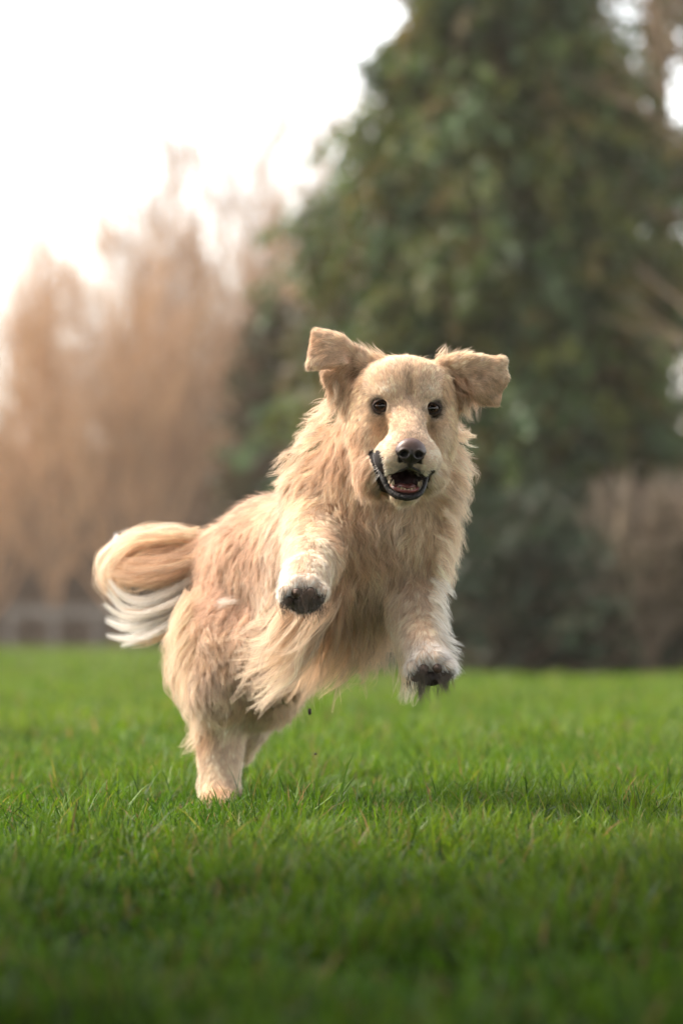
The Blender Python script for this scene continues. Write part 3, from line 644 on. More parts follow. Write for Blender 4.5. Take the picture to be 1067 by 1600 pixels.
    for x, y, h, r in ((-12.5, -61, 5, 2.6), (-7.5, -64, 5, 2.5), (-2.5, -65.5, 4.5, 2.4), (2.5, -65.5, 4.5, 2.4), (7.5, -64, 5, 2.5), (12.5, -61, 5, 2.6)): tooth(x, y, -129.5, h, r)
    tooth(-20, -50, -127, 12, 3.4); tooth(20.5, -50, -127, 11, 3.4); tooth(-24, -40, -122, 8, 3); tooth(25, -38, -122, 8, 3)
    # paw pads and claws
    M_pad = m_simple('muddy_pad', (.024, .015, .010), .6, .6, 260, 1.0, .4); M_toe = m_simple('muddy_toe_pad', (.075, .045, .032), .6, .7, 180, 1.0, .4); M_claw = m_simple('claw_horn', (.03, .022, .017), .35, .3, 100)
    for (cx, cy, d, s) in ((475, 936, 5.312, 1), (673, 1055, 5.418, 1)):
        for dx, dy, rx, rz, dd in ((0, 5, 18, 12, 0), (-24, 2, 8, 9, .002), (-11, -10, 8, 8.5, -.004), (10, -11, 8, 8.5, -.004), (24, 0, 8, 9, .002)):
            c = P(cx+dx, cy+dy, d+dd); k = 1+.10*nz(ICO*3+dx, 1.2, 3, 2)[:, None]
            part('paw_pad', c+ICO*k*np.array([rx, 13, rz])*U, ICF, M_pad if rx > 10 else M_toe)
        for dx, dy in ((-27, -5), (-11, -19), (10, -20), (27, -7)):
            a0 = P(cx+dx, cy+dy, d+.006); a1 = P(cx+dx*1.04, cy+dy-1, d-.004); a2 = P(cx+dx*1.05, cy+dy+3, d-.009)
            Vt, Ft = tubes(np.array([[a0, a1, a2]]), np.array([[2.6, 2.2, .8]])*U, 8); part('claw', Vt, Ft, M_claw)
    if 'B' in DEV: return
    build_fur(dog, base, V, F, mouthy)

TAN, CREAM, WHITE, BROWN, MUD, FACE, PALE, SAND = [np.array(c) for c in ((.80, .585, .42), (.87, .70, .54), (.94, .89, .82), (.58, .39, .26), (.035, .022, .015), (.89, .71, .54), (.91, .77, .62), (.74, .55, .38))]
# px, py, dx, dy, dd, length px, lift, wave, colour
ANCH = [
 # face: flows away from the nose
 (640, 690, 0, -1, .3, 5, .30, 0, FACE), (618, 715, -1, .1, .6, 6, .35, 0, PALE), (662, 715, 1, .1, .6, 6, .35, 0, PALE), (600, 720, -1, .5, .6, 8, .35, 0, PALE), (684, 722, 1, .6, .6, 9, .35, 0, PALE),
 (610, 745, -.6, 1, .5, 9, .3, 0, PALE), (668, 742, .6, 1, .5, 9, .3, 0, PALE),
 (637, 660, 0, -1, .2, 6, .28, 0, FACE), (637, 625, 0, -1, .1, 9, .28, 0, FACE), (637, 590, 0, -1, .2, 12, .3, .1, FACE), (637, 556, 0, -.8, .8, 16, .4, .1, PALE),
 (596, 650, -.7, .7, .3, 7, .25, 0, SAND), (676, 654, .7, .7, .3, 7, .25, 0, SAND), (600, 612, -.4, -1, .2, 8, .3, 0, PALE), (670, 615, .4, -1, .2, 8, .3, 0, PALE),
 (598, 582, -.4, -1, .4, 12, .3, .1, FACE), (672, 585, .4, -1, .4, 12, .3, .1, FACE), (612, 556, -.2, -.9, .6, 18, .4, .2, PALE), (665, 558, .2, -.9, .6, 18, .4, .2, PALE),
 (566, 640, -.6, .9, .5, 12, .3, .1, FACE), (704, 645, .6, .9, .5, 12, .3, .1, FACE), (560, 690, -.5, 1, .5, 20, .35, .3, TAN), (706, 700, .5, 1, .5, 20, .35, .3, FACE),
 (585, 690, -.6, 1, .3, 11, .3, .1, PALE), (690, 690, .6, 1, .3, 11, .3, .1, PALE), (590, 740, -.6, 1, .5, 22, .4, .4, TAN), (690, 745, .5, 1, .5, 22, .4, .4, CREAM),
 (632, 788, -.1, 1, .6, 14, .35, .3, PALE), (610, 780, -.5, 1, .5, 20, .4, .4, TAN), (655, 783, .5, 1, .5, 20, .4, .4, CREAM),
 # ears
 (540, 560, -1, .2, .1, 14, .35, .1, TAN*.9), (552, 584, -1, .4, .1, 12, .3, .1, BROWN), (535, 590, -.6, .8, .1, 14, .3, .1, BROWN*1.15), (716, 598, .6, .8, .1, 12, .3, .1, BROWN*.9), (500, 540, -.8, .4, 0, 12, .25, .1, TAN), (520, 528, -.9, -.5, 0, 15, .45, .2, CREAM), (560, 548, -.5, -1, 0, 18, .45, .2, CREAM), (485, 570, -.4, 1, 0, 13, .35, .1, CREAM),
 (545, 600, -.3, 1, .2, 26, .35, .2, TAN), (530, 625, -.4, 1, .1, 34, .4, .4, CREAM),
 (715, 570, .6, -.6, 0, 18, .45, .2, CREAM), (750, 562, .8, -.5, 0, 12, .35, .1, CREAM), (745, 585, 1, .2, 0, 15, .25, .1, TAN*.85), (775, 600, .5, 1, 0, 12, .3, .1, TAN*.8), (785, 575, 1, .2, 0, 11, .3, .1, CREAM),
 (725, 615, .2, 1, 0, 20, .3, .2, BROWN*1.1), (700, 610, .3, 1, .1, 16, .3, .1, TAN),
 # neck ruff
 (520, 660, -.7, .8, .2, 34, .45, .7, CREAM), (480, 690, -.8, .7, .2, 30, .45, .8, CREAM), (540, 700, -.3, 1, .1, 46, .4, .8, TAN), (560, 745, -.2, 1, -.1, 46, .4, .8, TAN), (460, 730, -.6, .9, .2, 26, .4, .6, CREAM),
 (720, 680, .7, .7, .2, 26, .5, .8, CREAM), (722, 740, .7, .9, .2, 26, .5, .8, CREAM), (712, 800, .5, 1, .2, 26, .5, .7, CREAM), (700, 860, .5, 1, .2, 26, .5, .6, CREAM),
 # chest
 (600, 800, -.1, 1, -.2, 50, .35, .8, CREAM), (560, 800, .2, 1, -.2, 54, .35, .9, TAN), (640, 810, -.2, 1, -.2, 52, .35, .8, CREAM), (600, 850, .1, 1, -.2, 58, .3, .9, TAN), (560, 870, .2, 1, 0, 60, .3, .8, TAN),
 (590, 900, .1, 1, 0, 60, .3, .5, CREAM), (540, 920, 0, 1, .1, 70, .3, .5, SAND), (600, 950, 0, 1, .1, 66, .3, .4, SAND), (560, 975, -.1, 1, .2, 70, .3, .4, SAND),
 (500, 960, -.3, 1, .2, 75, .3, .4, SAND), (500, 800, .1, 1, 0, 26, .22, .4, CREAM),
 # left fore leg
 (480, 800, -.1, 1, 0, 22, .2, .3, CREAM), (455, 830, -.2, 1, .1, 22, .25, .2, PALE), (490, 850, -.1, 1, -.2, 18, .2, .3, PALE), (470, 885, -.2, 1, -.4, 13, .25, .1, PALE*1.05), (520, 850, .3, 1, 0, 30, .25, .5, TAN), (505, 900, .2, .8, -.6, 12, .3, .1, PALE*1.05), (445, 900, -.4, .9, -.2, 16, .35, .2, WHITE),
 (474, 905, 0, .3, -1, 9, .3, .05, WHITE),
 # right fore leg
 (650, 880, 0, 1, 0, 26, .25, .4, CREAM), (680, 920, .4, 1, .1, 26, .4, .5, CREAM), (640, 930, -.1, 1, 0, 22, .22, .3, PALE), (655, 975, 0, 1, -.1, 15, .22, .15, PALE), (675, 985, .2, 1, 0, 15, .3, .2, PALE), (630, 975, -.4, 1, .1, 30, .3, .3, PALE),
 (665, 1015, .1, .8, -.5, 11, .3, .1, WHITE*.97), (690, 1030, .8, .6, 0, 14, .4, .1, WHITE*.96),
 # back, flank, rump
 (430, 790, -.8, .6, .3, 34, .28, .5, TAN*1.05), (390, 800, -.8, .6, .3, 32, .25, .4, TAN), (345, 830, -.7, .9, .3, 34, .25, .4, TAN), (400, 860, -.4, 1, .2, 40, .25, .6, TAN), (440, 850, -.3, 1, .2, 36, .28, .6, CREAM),
 (350, 880, -.3, 1, .1, 44, .25, .6, TAN), (300, 880, -.4, 1, .1, 40, .3, .5, TAN), (290, 940, -.4, 1, .1, 46, .35, .7, CREAM), (370, 940, 0, 1, 0, 48, .28, .8, TAN), (420, 940, .1, 1, 0, 44, .28, .7, CREAM), (440, 900, -.2, 1, .1, 44, .3, .6, CREAM),
 # hind legs
 (280, 1010, -.4, 1, .1, 46, .4, .8, CREAM), (340, 1010, 0, 1, 0, 44, .28, .8, SAND*1.1), (400, 1010, .1, 1, .1, 46, .3, .7, SAND), (300, 1080, -.4, 1, .2, 36, .35, .5, CREAM), (350, 1080, 0, 1, 0, 28, .22, .4, CREAM), (385, 1090, .1, 1, .1, 30, .25, .4, TAN),
 (320, 1140, -.2, 1, .1, 20, .25, .3, TAN), (350, 1140, 0, 1, 0, 16, .18, .2, PALE), (345, 1200, 0, 1, 0, 10, .15, .1, PALE*1.03), (345, 1245, 0, 1, -.2, 9, .15, .1, SAND),
 (440, 1040, .2, 1, .1, 55, .3, .5, SAND), (430, 1090, .2, 1, .1, 46, .3, .3, SAND), (470, 1020, .3, 1, .1, 60, .35, .5, CREAM),
 # tail core
 (300, 865, -1, .3, 0, 34, .25, .2, TAN), (250, 890, -1, .2, 0, 34, .25, .2, TAN), (205, 888, -.9, .2, 0, 24, .3, .1, CREAM), (186, 862, -.3, -1, 0, 20, .3, .1, WHITE),
]
def cspline(G, K):
    """G (n,m,3) control polylines -> (n,K,3)"""
    n, m, _ = G.shape; t = np.linspace(0, m-1, K); i = np.clip(t.astype(int), 0, m-2); f = (t-i)[None, :, None]
    p0 = G[:, np.clip(i-1, 0, None)]; p1 = G[:, i]; p2 = G[:, i+1]; p3 = G[:, np.clip(i+2, None, m-1)]
    return .5*((2*p1)+(-p0+p2)*f+(2*p0-5*p1+4*p2-p3)*f**2+(-p0+3*p1-3*p2+p3)*f**3)

def build_clods():
    m = m_simple('wet_mud', (.03, .02, .013), .6, .4, 300, .8, .3)
    for (px, py, d, s, w) in ((493, 1178, 5.6, 2.0, 'tiny clod of mud flying over the grass right of the hind leg'), (484, 1112, 5.55, 2.4, 'dark scrap of mud and grass flying just below the belly fur')):
        k = 1+.25*nz(ICO*3+px, 1.1, 4, 2)[:, None]; c = P(px, py, d)
        o = mesh_np('mud_clod', c+ICO*k*np.array([1.2, 1, .9 if s < 2.2 else 2.2])*s*U, ICF, m, origin=tuple(c)); tag(o, w, 'mud clod', 'bits of mud thrown up by the paws')

def build_fur(dog, base, V, F, mouthy):
    r = np.random.default_rng(99)
    M = m_fur('dog_fur')
    A = np.array([[a[0], a[1]] for a in ANCH], float); Ad = np.array([hit(a[0], a[1]) for a in ANCH]); AP = P(A[:, 0], A[:, 1], Ad)
    D = np.array([[a[2], a[4], -a[3]] for a in ANCH], float); D /= np.linalg.norm(D, axis=1, keepdims=True)
    AL = np.array([a[5] for a in ANCH])*U; ALi = np.array([a[6] for a in ANCH]); AW = np.array([a[7] for a in ANCH], float); AC = np.array([a[8] for a in ANCH])
    def field(p):
        w = np.zeros((len(p), len(AP)), np.float32)
        for k in range(len(AP)):
            d2 = ((p-AP[k])**2).sum(1); w[:, k] = 1/(d2+1e-5)**2.0
        w /= w.sum(1, keepdims=True)
        d = w@D; d /= np.linalg.norm(d, axis=1, keepdims=True)+1e-9
        return d, w@AL, w@ALi, w@AW, w@AC
    # --- roots
    keepf = ~mouthy[F].any(1)
    Fk = F[keepf]; q = V[Fk]; ar = .5*np.linalg.norm(np.cross(q[:, 2]-q[:, 0], q[:, 3]-q[:, 1]), axis=1)
    cen = q.mean(1); _, fl, _, _, _ = field(cen)
    nrm = grad(cen); facing = -(nrm*(cen-np.array([0, 0, CAM_H]))/np.linalg.norm(cen-np.array([0, 0, CAM_H]), axis=1, keepdims=True)).sum(1)
    dens = 1/np.clip(fl/U, 7, 45)**.75*10
    pr = ar*dens*np.where(facing > -.35, 1, .35); pr /= pr.sum()
    NH = 290000
    fi = r.choice(len(Fk), NH, p=pr); u, v = r.random((2, NH, 1))
    p = (q[fi, 0]*(1-u)+q[fi, 1]*u)*(1-v)+(q[fi, 3]*(1-u)+q[fi, 2]*u)*v
    # keep hair off eyes, nose and lips
    bad = np.zeros(NH, bool)
    for c in eye_c: bad |= (np.hypot((p[:, 0]-c[0])/(14.2*U), (p[:, 2]-c[2])/(10.0*U)) < 1) & (np.linalg.norm(p-c, axis=1) < ER*1.5)
    loc = ((p-HC)/U)@HR
    bad |= (np.abs(loc[:, 0]) < 21) & (np.abs(loc[:, 2]+73) < 17) & (loc[:, 1] < -70)
    bad |= (((loc[:, 0]-1)/26)**2+((loc[:, 2]+118)/18)**2 < 1) & (loc[:, 1] < 10)
    lp_ = np.array([(-50, -75), (-48, -84), (-43, -97), (-36, -114), (-26, -131), (-12, -139), (3, -141), (17, -137), (26, -128), (31, -114), (37, -102)], float)
    for a_, b_ in zip(lp_[:-1], lp_[1:]):
        q_ = loc[:, [0, 2]]; t_ = np.clip(((q_-a_)@(b_-a_))/((b_-a_)@(b_-a_)), 0, 1)[:, None]; bad |= (np.linalg.norm(q_-a_-t_*(b_-a_), axis=1) < (6.2 if a_[0] < -36 else 5.5)) & (loc[:, 1] < 25)
    p = p[~bad]; loc = loc[~bad]; NH = len(p)
    n0 = grad(p); d, Lh, li, wv, co = field(p)
    K = 9
    # clumps
    st = 32; par = np.arange(0, NH, st); kd = kdtree.KDTree(len(par))
    for a, b in enumerate(par): kd.insert(p[b], a)
    kd.balance(); ci = np.array([kd.find(x)[1] for x in p]); cp = par[ci]
    rnd = r.random(NH); Lh = Lh*r.uniform(.65, 1.15, NH)*(1-.15*(rnd < .2)); crnd = r.random(len(par))
    Lh = Lh*(.85+.3*crnd[ci])
    face_ = ((Lh < 17*U) & (loc[:, 2] > -145) & (np.abs(loc[:, 0]) < 85) & (loc[:, 1] < 90)) | ((np.abs(loc[:, 0]) > 70) & (loc[:, 2] > 0) & (Lh < 20*U))
    ear_ = (np.abs(loc[:, 0]) > 88) & (loc[:, 2] > -30)
    li = li*np.where(face_, .35, .45)*np.where(ear_, .6, 1); Lh = Lh*np.where(face_, .65, 1.0)*np.where(ear_ & (Lh < 24*U), .95, 1)
    flow = np.stack([nz(p, 34, 51, 2), nz(p, 34, 52, 2), nz(p, 34, 53, 2)], -1)
    d = d+flow*(.08+.58*np.clip(wv, 0, 1))[:, None]; d /= np.linalg.norm(d, axis=1, keepdims=True)
    tan = d-(d*n0).sum(1, keepdims=True)*n0; tan /= np.linalg.norm(tan, axis=1, keepdims=True)+1e-9
    pts = np.zeros((NH, K, 3)); pts[:, 0] = p-n0*.001; cur = pts[:, 0].copy()
    ph = r.uniform(0, 6.28, len(par))[ci]+r.normal(0, .35, NH); bin_ = np.cross(n0, tan)
    fr = r.uniform(.7, 1.5, len(par))[ci]
    for k in range(1, K):
        t = k/(K-1); step = Lh/(K-1)
        lf = li*(1.25-1.1*t)
        dr = tan*(1-lf*.6)[:, None]+n0*lf[:, None]+d*(.25*t)+np.array([0, 0, -1.])*(.35*t*np.clip(Lh/(50*U), 0, 1.5))[:, None]
        dr /= np.linalg.norm(dr, axis=1, keepdims=True)
        w = wv*.95; dr = dr+bin_*(w*np.sin(ph+t*6.0*fr))[:, None]+n0*(w*.45*np.cos(ph+t*6.0*fr))[:, None]
        dr /= np.linalg.norm(dr, axis=1, keepdims=True)
        cur = cur+dr*step[:, None]
        s = samp(cur); lay = (.0008+np.minimum(Lh*.22, .010)*(rnd*.9+.1)*min(1, t*2))
        pen = s < lay
        if pen.any():
            g = grad(cur[pen]); cur[pen] += g*(lay-s)[pen][:, None]
        pts[:, k] = cur
    # clumping toward the parent strand
    t = np.linspace(0, 1, K)[None, :, None]
    cs = (np.clip(Lh/(40*U), 0, 1)*.80*r.uniform(.5, 1, NH)+.10)[:, None, None]*t**1.1
    stray = r.random(NH) < .10; cs[stray] *= .15
    pp = pts[cp]; scale = (Lh/np.maximum(Lh[cp], 1e-5)).clip(.5, 1.3)
    off = r.normal(0, .0011, (NH, 1, 3))
    pts = pts*(1-cs)+(pp+off)*cs
    pts[stray] += (n0[stray][:, None, :]*(Lh[stray]*.35)[:, None, None]*t**1.5)
    # colours
    lum = (.74+.42*crnd[ci])*r.normal(1, .19, NH)
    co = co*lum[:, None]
    patch = nz(p, 9, 61, 3); co = co*(1+.10*patch[:, None]); co[:, 2] *= 1-.08*patch
    # darker down at the eye corners and chin line, mud round the pads
    for (cx, cy, dd) in ((475, 940, 5.32), (673, 1059, 5.42)):
        c = P(cx, cy, dd); q_ = np.sqrt((((p-c)/U)**2/np.array([34, 40, 17])**2).sum(1)); mk = (q_ < 1.0+.25*r.normal(size=NH)); co[mk] = MUD*r.uniform(.5, 2.5, (mk.sum(), 1))
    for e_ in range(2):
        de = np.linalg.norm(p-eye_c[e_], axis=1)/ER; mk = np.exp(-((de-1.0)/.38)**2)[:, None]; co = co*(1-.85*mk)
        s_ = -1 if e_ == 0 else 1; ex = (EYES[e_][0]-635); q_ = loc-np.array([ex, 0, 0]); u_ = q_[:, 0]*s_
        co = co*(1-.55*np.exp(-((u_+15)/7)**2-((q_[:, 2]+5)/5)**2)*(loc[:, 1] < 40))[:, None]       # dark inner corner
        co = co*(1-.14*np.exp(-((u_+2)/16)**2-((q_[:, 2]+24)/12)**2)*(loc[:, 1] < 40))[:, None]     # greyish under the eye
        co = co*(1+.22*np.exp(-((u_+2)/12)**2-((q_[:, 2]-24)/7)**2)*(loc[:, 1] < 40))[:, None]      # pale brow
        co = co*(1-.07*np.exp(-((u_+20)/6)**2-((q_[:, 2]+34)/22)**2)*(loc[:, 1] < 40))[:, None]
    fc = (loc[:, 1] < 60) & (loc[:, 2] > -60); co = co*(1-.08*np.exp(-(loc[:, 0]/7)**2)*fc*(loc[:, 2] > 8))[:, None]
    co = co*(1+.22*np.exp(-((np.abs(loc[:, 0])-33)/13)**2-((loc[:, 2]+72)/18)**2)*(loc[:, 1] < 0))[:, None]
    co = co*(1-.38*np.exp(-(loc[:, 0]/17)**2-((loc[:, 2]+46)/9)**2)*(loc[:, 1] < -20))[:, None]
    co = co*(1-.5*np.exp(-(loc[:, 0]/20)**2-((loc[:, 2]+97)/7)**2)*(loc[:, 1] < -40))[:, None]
    rad = np.linspace(1, .12, K)[None]*(np.where(Lh < 16*U, .00021, .00023)*r.uniform(.7, 1.2, NH))[:, None]
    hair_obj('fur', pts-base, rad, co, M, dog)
    # ---------------- long feathers laid along hand-placed guides
    PT, RD, CL = [], [], []
    def plume(guides, n, d0, spread=(6, 10), col=CREAM, K=12, dj=.02, rad=.00030, cl=22, lenv=.25, wave=0.0, cv=.15, mud=0):
        """guides: list of pixel polylines with the same number of points; strands fill the fan between neighbours"""
        G = np.array([[(q_[0], q_[1], (q_[2] if len(q_) > 2 else d0)) for q_ in g] for g in guides], float)
        nc = max(2, n//cl); gi = r.uniform(0, len(G)-1.001, nc) if len(G) > 1 else np.zeros(nc)
        i = gi.astype(int); f = (gi-i)[:, None, None]; g0 = G[i]*(1-f)+(G[np.minimum(i+1, len(G)-1)])*f
        s = np.linspace(spread[0], spread[1], G.shape[1])[None, :, None]
        j0 = r.normal(0, 1, (nc, 1, 3))*np.array([1, 1, 0])*s*.75+r.normal(0, dj, (nc, 1, 1))*np.array([0, 0, 1])
        j0 = j0+r.normal(0, 1, (nc, G.shape[1], 3))*np.array([1, 1, 0])*s*.34
        g0 = g0+j0
        k = r.integers(0, nc, n); g = g0[k]+r.normal(0, 1, (n, 1, 3))*np.array([2.6, 2.6, .003])*np.linspace(1.3, .35, G.shape[1])[None, :, None]+r.normal(0, 1, (n, G.shape[1], 3))*np.array([1.1, 1.1, .001])
        cur = cspline(g, 24); ln = np.clip(r.normal(1-lenv*.6, lenv, n), .35, 1.0)
        tt = np.linspace(0, 1, K)[None]*ln[:, None]*23; ti = np.clip(tt.astype(int), 0, 22); tf = (tt-ti)[..., None]; ar_ = np.arange(n)[:, None]
        c3 = cur[ar_, ti]*(1-tf)+cur[ar_, ti+1]*tf
        if wave:
            phs = r.uniform(0, 6.28, nc)[k][:, None]; ts = np.linspace(0, 1, K)[None]
            c3[..., 0] += wave*np.sin(phs+ts*7)*ts; c3[..., 1] += wave*.6*np.cos(phs+ts*7)*ts
        w = P(c3[..., 0], c3[..., 1], c3[..., 2]); PT.append(w)
        RD.append(np.linspace(1, .1, K)[None]*(rad*r.uniform(.7, 1.25, n))[:, None])
        cc = np.array(col)[None]*r.normal(1, cv, (n, 1))*(r.normal(1, .13, nc)[k][:, None])
        CL.append(cc)
    q = .35 if 'Q' in DEV else 1.0
    def n(x): return int(x*q)
    # tail: top arch of long hair that sweeps out left and curls under
    TC, TW = TAN*1.06, WHITE*.98
    plume([[(314, 859), (275, 861), (240, 871), (215, 881), (200, 898), (196, 909)],
           [(312, 851), (268, 847), (222, 857), (190, 877), (178, 895), (184, 919)],
           [(308, 841), (258, 835), (208, 843), (172, 871), (165, 898), (176, 929)]], n(3800), 6.08, (9, 13), TC, 14, .022, lenv=.4, cv=.2)
    plume([[(300, 837), (255, 831), (208, 839), (174, 861), (161, 887), (164, 909), (186, 938)],
           [(290, 841), (240, 837), (198, 849), (171, 877), (165, 900), (174, 920), (200, 936)]], n(480), 6.07, (8, 12), CREAM*1.04, 14, .02, lenv=.4)
    plume([[(285, 833), (255, 827), (225, 826), (195, 831)], [(260, 832), (220, 835), (188, 847), (165, 862)], [(230, 837), (198, 847), (174, 866), (159, 885)], [(205, 850), (178, 866), (163, 883), (158, 902)]], n(420), 6.07, (5, 7), TW, 12, .015, lenv=.3)
    plume([[(316, 861), (285, 873), (255, 877), (222, 883), (190, 883)], [(312, 875), (280, 883), (250, 892), (216, 898), (182, 890)],
           [(308, 883), (272, 900), (242, 906), (208, 906), (176, 898)]], n(4300), 6.03, (9, 11), TAN*1.02, 12, .018, lenv=.4, cv=.2)
    # tail: pale streamers below, in separate locks
    for (g, w_, m_) in (([(300, 907), (262, 927), (225, 938), (193, 930), (170, 905)], 520, 4), ([(298, 920), (258, 942), (222, 953), (190, 946), (166, 920)], 480, 4), ([(294, 932), (255, 952), (220, 963), (188, 960), (163, 942)], 420, 3.5),
                        ([(292, 940), (252, 962), (218, 975), (190, 976), (165, 966)], 520, 3.5), ([(290, 950), (255, 974), (222, 990), (193, 996), (166, 990)], 380, 3), ([(292, 957), (262, 977), (237, 992), (212, 1000), (188, 1006)], 340, 3),
                        ([(300, 942), (280, 967), (258, 987), (232, 1000), (206, 1004)], 260, 4), ([(296, 912), (262, 938), (238, 953), (214, 958), (190, 952)], 300, 5)):
        plume([g, [(a_+2, b_+5) for a_, b_ in g]], n(int(w_*.8)), 6.02, (m_*1.2, m_*.6), TW if w_ > 330 else TC, 12, .014, lenv=.26, cl=30, cv=.16)
    plume([[(308, 890), (287, 918), (270, 943), (258, 968)], [(300, 924), (287, 948), (274, 968), (264, 988)]], n(1100), 6.06, (8, 8), TC, 10, .018, wave=2, lenv=.3)
    # breeches behind the thigh
    plume([[(302, 935), (284, 960), (274, 985), (274, 1010)], [(297, 980), (277, 1010), (267, 1035), (274, 1060)], [(302, 1030), (284, 1060), (284, 1090), (297, 1110)],
           [(314, 1075), (304, 1095), (304, 1115), (316, 1135)], [(330, 1100), (320, 1120), (312, 1138), (312, 1152)]], n(4200), 5.95, (10, 9), CREAM, 12, .03, wave=5, lenv=.3)
    plume([[(322, 1105), (309, 1124), (300, 1146), (296, 1160)], [(326, 1135), (314, 1152), (302, 1168), (290, 1174)]], n(260), 5.99, (6, 9), CREAM, 10, .02, wave=3, lenv=.4, cl=6)
    plume([[(322, 1200), (314, 1225), (310, 1240)], [(335, 1225), (322, 1245), (318, 1256)]], n(260), 5.97, (5, 3), PALE, 8, .01)
    # flank to belly fringe and elbow feather of the left fore leg
    plume([[(460, 930), (440, 975), (410, 990), (378, 985)], [(475, 945), (450, 990), (420, 1025), (385, 1030)], [(490, 955), (465, 1010), (430, 1060), (392, 1090)],
           [(500, 960), (480, 1030), (455, 1075), (420, 1110)]], n(2600), 5.54, (20, 20), CREAM*.92, 12, .04, wave=7, lenv=.5)
    plume([[(500, 960), (490, 1010), (470, 1050), (455, 1085)], [(520, 960), (515, 1010), (500, 1050), (485, 1085)], [(545, 970), (540, 1012), (530, 1048), (515, 1078)], [(580, 980), (575, 1010), (570, 1036), (560, 1060)],
           [(610, 975), (608, 1005), (604, 1030), (600, 1052)]], n(3300), 5.68, (18, 20), SAND*.95, 12, .04, wave=6, lenv=.45)
    plume([[(500, 900), (500, 950), (480, 1000), (455, 1040)], [(540, 890), (540, 950), (530, 1000), (520, 1040)], [(580, 900), (585, 950), (580, 1000), (575, 1030)]], n(1600), 5.60, (18, 16), SAND*.85, 12, .03, wave=3, lenv=.35)  # browner sand tone puts the shade under the belly into the strands
    # right fore leg feather
    plume([[(610, 950), (612, 985), (622, 1020), (630, 1060)], [(635, 990), (635, 1020), (635, 1055), (625, 1095)], [(650, 1010), (650, 1040), (650, 1075), (642, 1095)]], n(1000), 5.52, (7, 8), PALE, 12, .012, wave=3, lenv=.35)
    plume([[(683, 905), (695, 915), (704, 925)], [(680, 950), (692, 965), (700, 985)], [(678, 985), (692, 1000), (716, 1006)], [(688, 1010), (702, 1022), (722, 1040)], [(688, 1030), (702, 1046), (714, 1060)]], n(1300), 5.47, (6, 6), WHITE*.97, 9, .012, lenv=.3)
    # ruff edge on the right, wiry and back lit
    plume([[(705, 660), (722, 672), (735, 668)], [(712, 700), (730, 712), (740, 725)], [(712, 750), (728, 765), (736, 782)], [(700, 800), (716, 815), (722, 835)], [(692, 850), (706, 866), (712, 888)], [(684, 890), (698, 905), (702, 925)]], n(2600), 5.53, (7, 6), CREAM*1.05, 10, .03, wave=3.5, lenv=.35)
    # ruff edge on the left
    plume([[(520, 620), (500, 632), (480, 640)], [(512, 655), (490, 665), (472, 672)], [(488, 685), (468, 697), (452, 708)], [(472, 712), (455, 727), (442, 742)], [(458, 745), (440, 755), (425, 765)]], n(1500), 5.60, (8, 8), CREAM, 10, .04, wave=4, lenv=.35)
    # wisps at the ear roots and along the ear edges
    plume([[(600, 560), (592, 548), (582, 538)], [(585, 556), (572, 546), (562, 538)], [(560, 545), (548, 534), (540, 530)]], n(70), 5.45, (5, 5), CREAM, 9, .01, wave=1, lenv=.5, cl=5)
    plume([[(684, 560), (692, 549), (700, 541)], [(700, 560), (712, 550), (722, 545)], [(720, 560), (736, 552), (750, 550)]], n(80), 5.45, (5, 5), CREAM, 9, .01, wave=1, lenv=.5, cl=5)
    plume([[(540, 606), (532, 625), (524, 642)], [(552, 615), (545, 640), (535, 662)], [(520, 596), (514, 610), (510, 622)]], n(420), 5.45, (8, 8), CREAM, 10, .01, wave=3, lenv=.35)
    plume([[(722, 618), (728, 636), (733, 650)], [(712, 625), (718, 648), (726, 668)], [(742, 618), (746, 630), (748, 640)]], n(360), 5.45, (7, 7), CREAM, 10, .01, wave=3, lenv=.35)
    plume([[(700, 590), (716, 604), (734, 614)], [(705, 610), (718, 618), (730, 630)]], n(160), 5.43, (7, 8), BROWN*1.2, 8, .006, lenv=.3)
    # muddy tufts under the pads
    for (cx, cy, dd) in ((475, 943, 5.30), (673, 1062, 5.405)):
        plume([[(cx-32, cy-6), (cx-33, cy+6), (cx-30, cy+16)], [(cx-18, cy), (cx-17, cy+14), (cx-14, cy+26)], [(cx, cy+2), (cx+1, cy+16), (cx+4, cy+32)], [(cx+16, cy), (cx+18, cy+12), (cx+22, cy+20)], [(cx+30, cy-8), (cx+32, cy+2), (cx+30, cy+12)]],
              n(430), dd, (6, 7), MUD*1.2, 8, .010, rad=.00028, lenv=.5, cl=9, cv=.7)
        plume([[(cx-18, cy-14), (cx-17, cy-6), (cx-16, cy+2)], [(cx, cy-16), (cx, cy-8), (cx+1, cy)], [(cx+18, cy-14), (cx+18, cy-6), (cx+17, cy+2)]], n(160), dd-.014, (5, 3), MUD*1.5, 7, .003, rad=.0003, lenv=.3, cv=.4)
    # single loose hairs on the flank
    plume([[(348, 932), (370, 933), (395, 937), (410, 945)], [(338, 962), (352, 950), (365, 940), (385, 933)]], n(60) if q == 1 else 30, 5.86, (1, 1), WHITE, 12, .004, cl=30, lenv=.05)
    K2 = 12
    # unify point counts by resampling
    PTr = []; RDr = []
    for a, b in zip(PT, RD):
        k = a.shape[1]; tt = np.linspace(0, k-1, K2); i = np.clip(tt.astype(int), 0, k-2); f = tt-i
        PTr.append(a[:, i]*(1-f)[None, :, None]+a[:, i+1]*f[None, :, None]); RDr.append(b[:, i]*(1-f)[None]+b[:, i+1]*f[None])
    hair_obj('feathering', np.concatenate(PTr)-base, np.concatenate(RDr), np.concatenate(CL), M, dog)
    # whiskers
    ws, wr = [], []
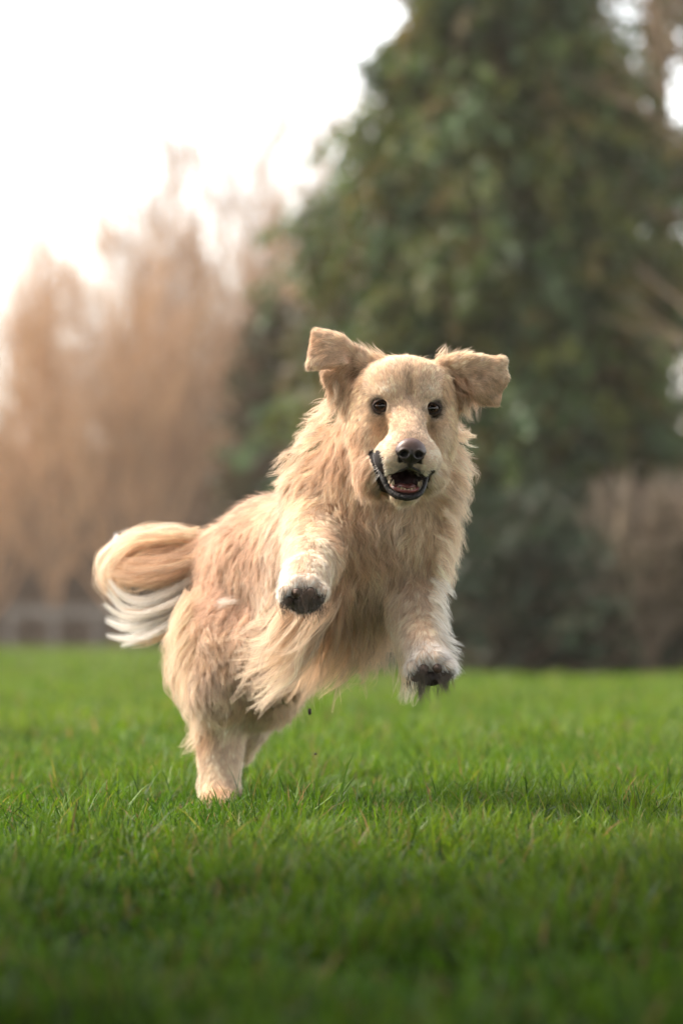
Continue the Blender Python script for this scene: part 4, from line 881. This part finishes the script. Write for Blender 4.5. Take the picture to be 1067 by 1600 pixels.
    for s in (-1, 1):
        for k in range(12):
            a = Hd(s*(24+8*r.random()), -60+20*r.random(), -80-16*r.random()); dirn = np.array([s*r.uniform(.5, 1), -.1+.4*r.random(), -r.uniform(.05, .8)])
            c = Hd(*(np.array([s*28, -52, -88])+dirn*14)); e_ = Hd(*(np.array([s*28, -52, -88])+dirn*r.uniform(26, 44)+np.array([0, 0, -3])))
            ws.append(cspline(np.array([[a, (a+c)/2, c, e_]]), 8)[0])
    ws = np.array(ws); hair_obj('whiskers', ws-base, np.linspace(1, .2, 8)[None].repeat(len(ws), 0)*.00042, np.tile(WHITE, (len(ws), 1)), M, dog)

def build_added_shade_tree():  # unseen tree added overhead to darken the near lawn
    r = np.random.default_rng(31); e = empty('added_shade_tree', (-2.3, -1.2, 0)); tag(e, 'unseen tree added to shade the near edge of the lawn', 'tree')
    T = poly(np.array([[0, 0, -.1]]), np.array([[.1, .1, 1.]]), np.array([3.2]), 10, r, .04, .05); V, F = tubes(T, np.linspace(.2, .08, 10)[None], 12); mesh_np('trunk', V, F, M_BARK, e)
    n = 340000; a = r.uniform(0, 6.283, n); q = np.sqrt(r.random(n)); x = 1.2+4.2*q*np.cos(a); y = 4.1+SHADE_R*q*np.sin(a)
    z = 1.42+r.random(n)*(1.3*(1-q**2)+.35); c = np.stack([x, y, z], -1); k = nz(c, 2.2, 32, 2) > -.85; c = c[k]; n = len(c)
    d = r.normal(size=(n, 3)); d /= np.linalg.norm(d, axis=1, keepdims=True); s = np.cross(d, r.normal(size=(n, 3))); s /= np.linalg.norm(s, axis=1, keepdims=True)
    l = r.uniform(.08, .14, (n, 1)); V = np.stack([c, c+d*l*.5-s*l*.3, c+d*l, c+d*l*.5+s*l*.3], 1).reshape(-1, 3)
    mesh_np('crown', V, np.arange(n*4).reshape(-1, 4), M_NEEDLE, e, smooth=False, cols=np.tile([.05, .09, .03], (n*4, 1)))
SHADE_R = 1.95
if 'Z' not in DEV: build_added_shade_tree()
def build_haze():
    v = np.array([(x, y, z) for x in (-230, 230) for y in (-30, 320) for z in (-2.5, 11)], float)
    f = np.array([[0, 1, 3, 2], [4, 6, 7, 5], [0, 4, 5, 1], [2, 3, 7, 6], [0, 2, 6, 4], [1, 5, 7, 3]])
    m, N, L = mat('evening_haze'); p = N.new('ShaderNodeVolumePrincipled'); p.inputs['Color'].default_value = (.98, .86, .72, 1)
    p.inputs['Density'].default_value = HAZE; p.inputs['Anisotropy'].default_value = .7
    o = N.new('ShaderNodeOutputMaterial'); L.new(p.outputs[0], o.inputs['Volume'])
    h = mesh_np('haze', v, f, m, smooth=False); tag(h, 'thin warm haze over the lawn and trees', 'haze', kind='stuff')
HAZE = .0009
if 'D' not in DEV and 'H' not in DEV: build_haze()
if 'D' not in DEV or 'G' in DEV: build_ground(); build_grass()
if 'D' not in DEV or 'T' in DEV: build_background()
if 'X' not in DEV: build_dog(); build_clods()
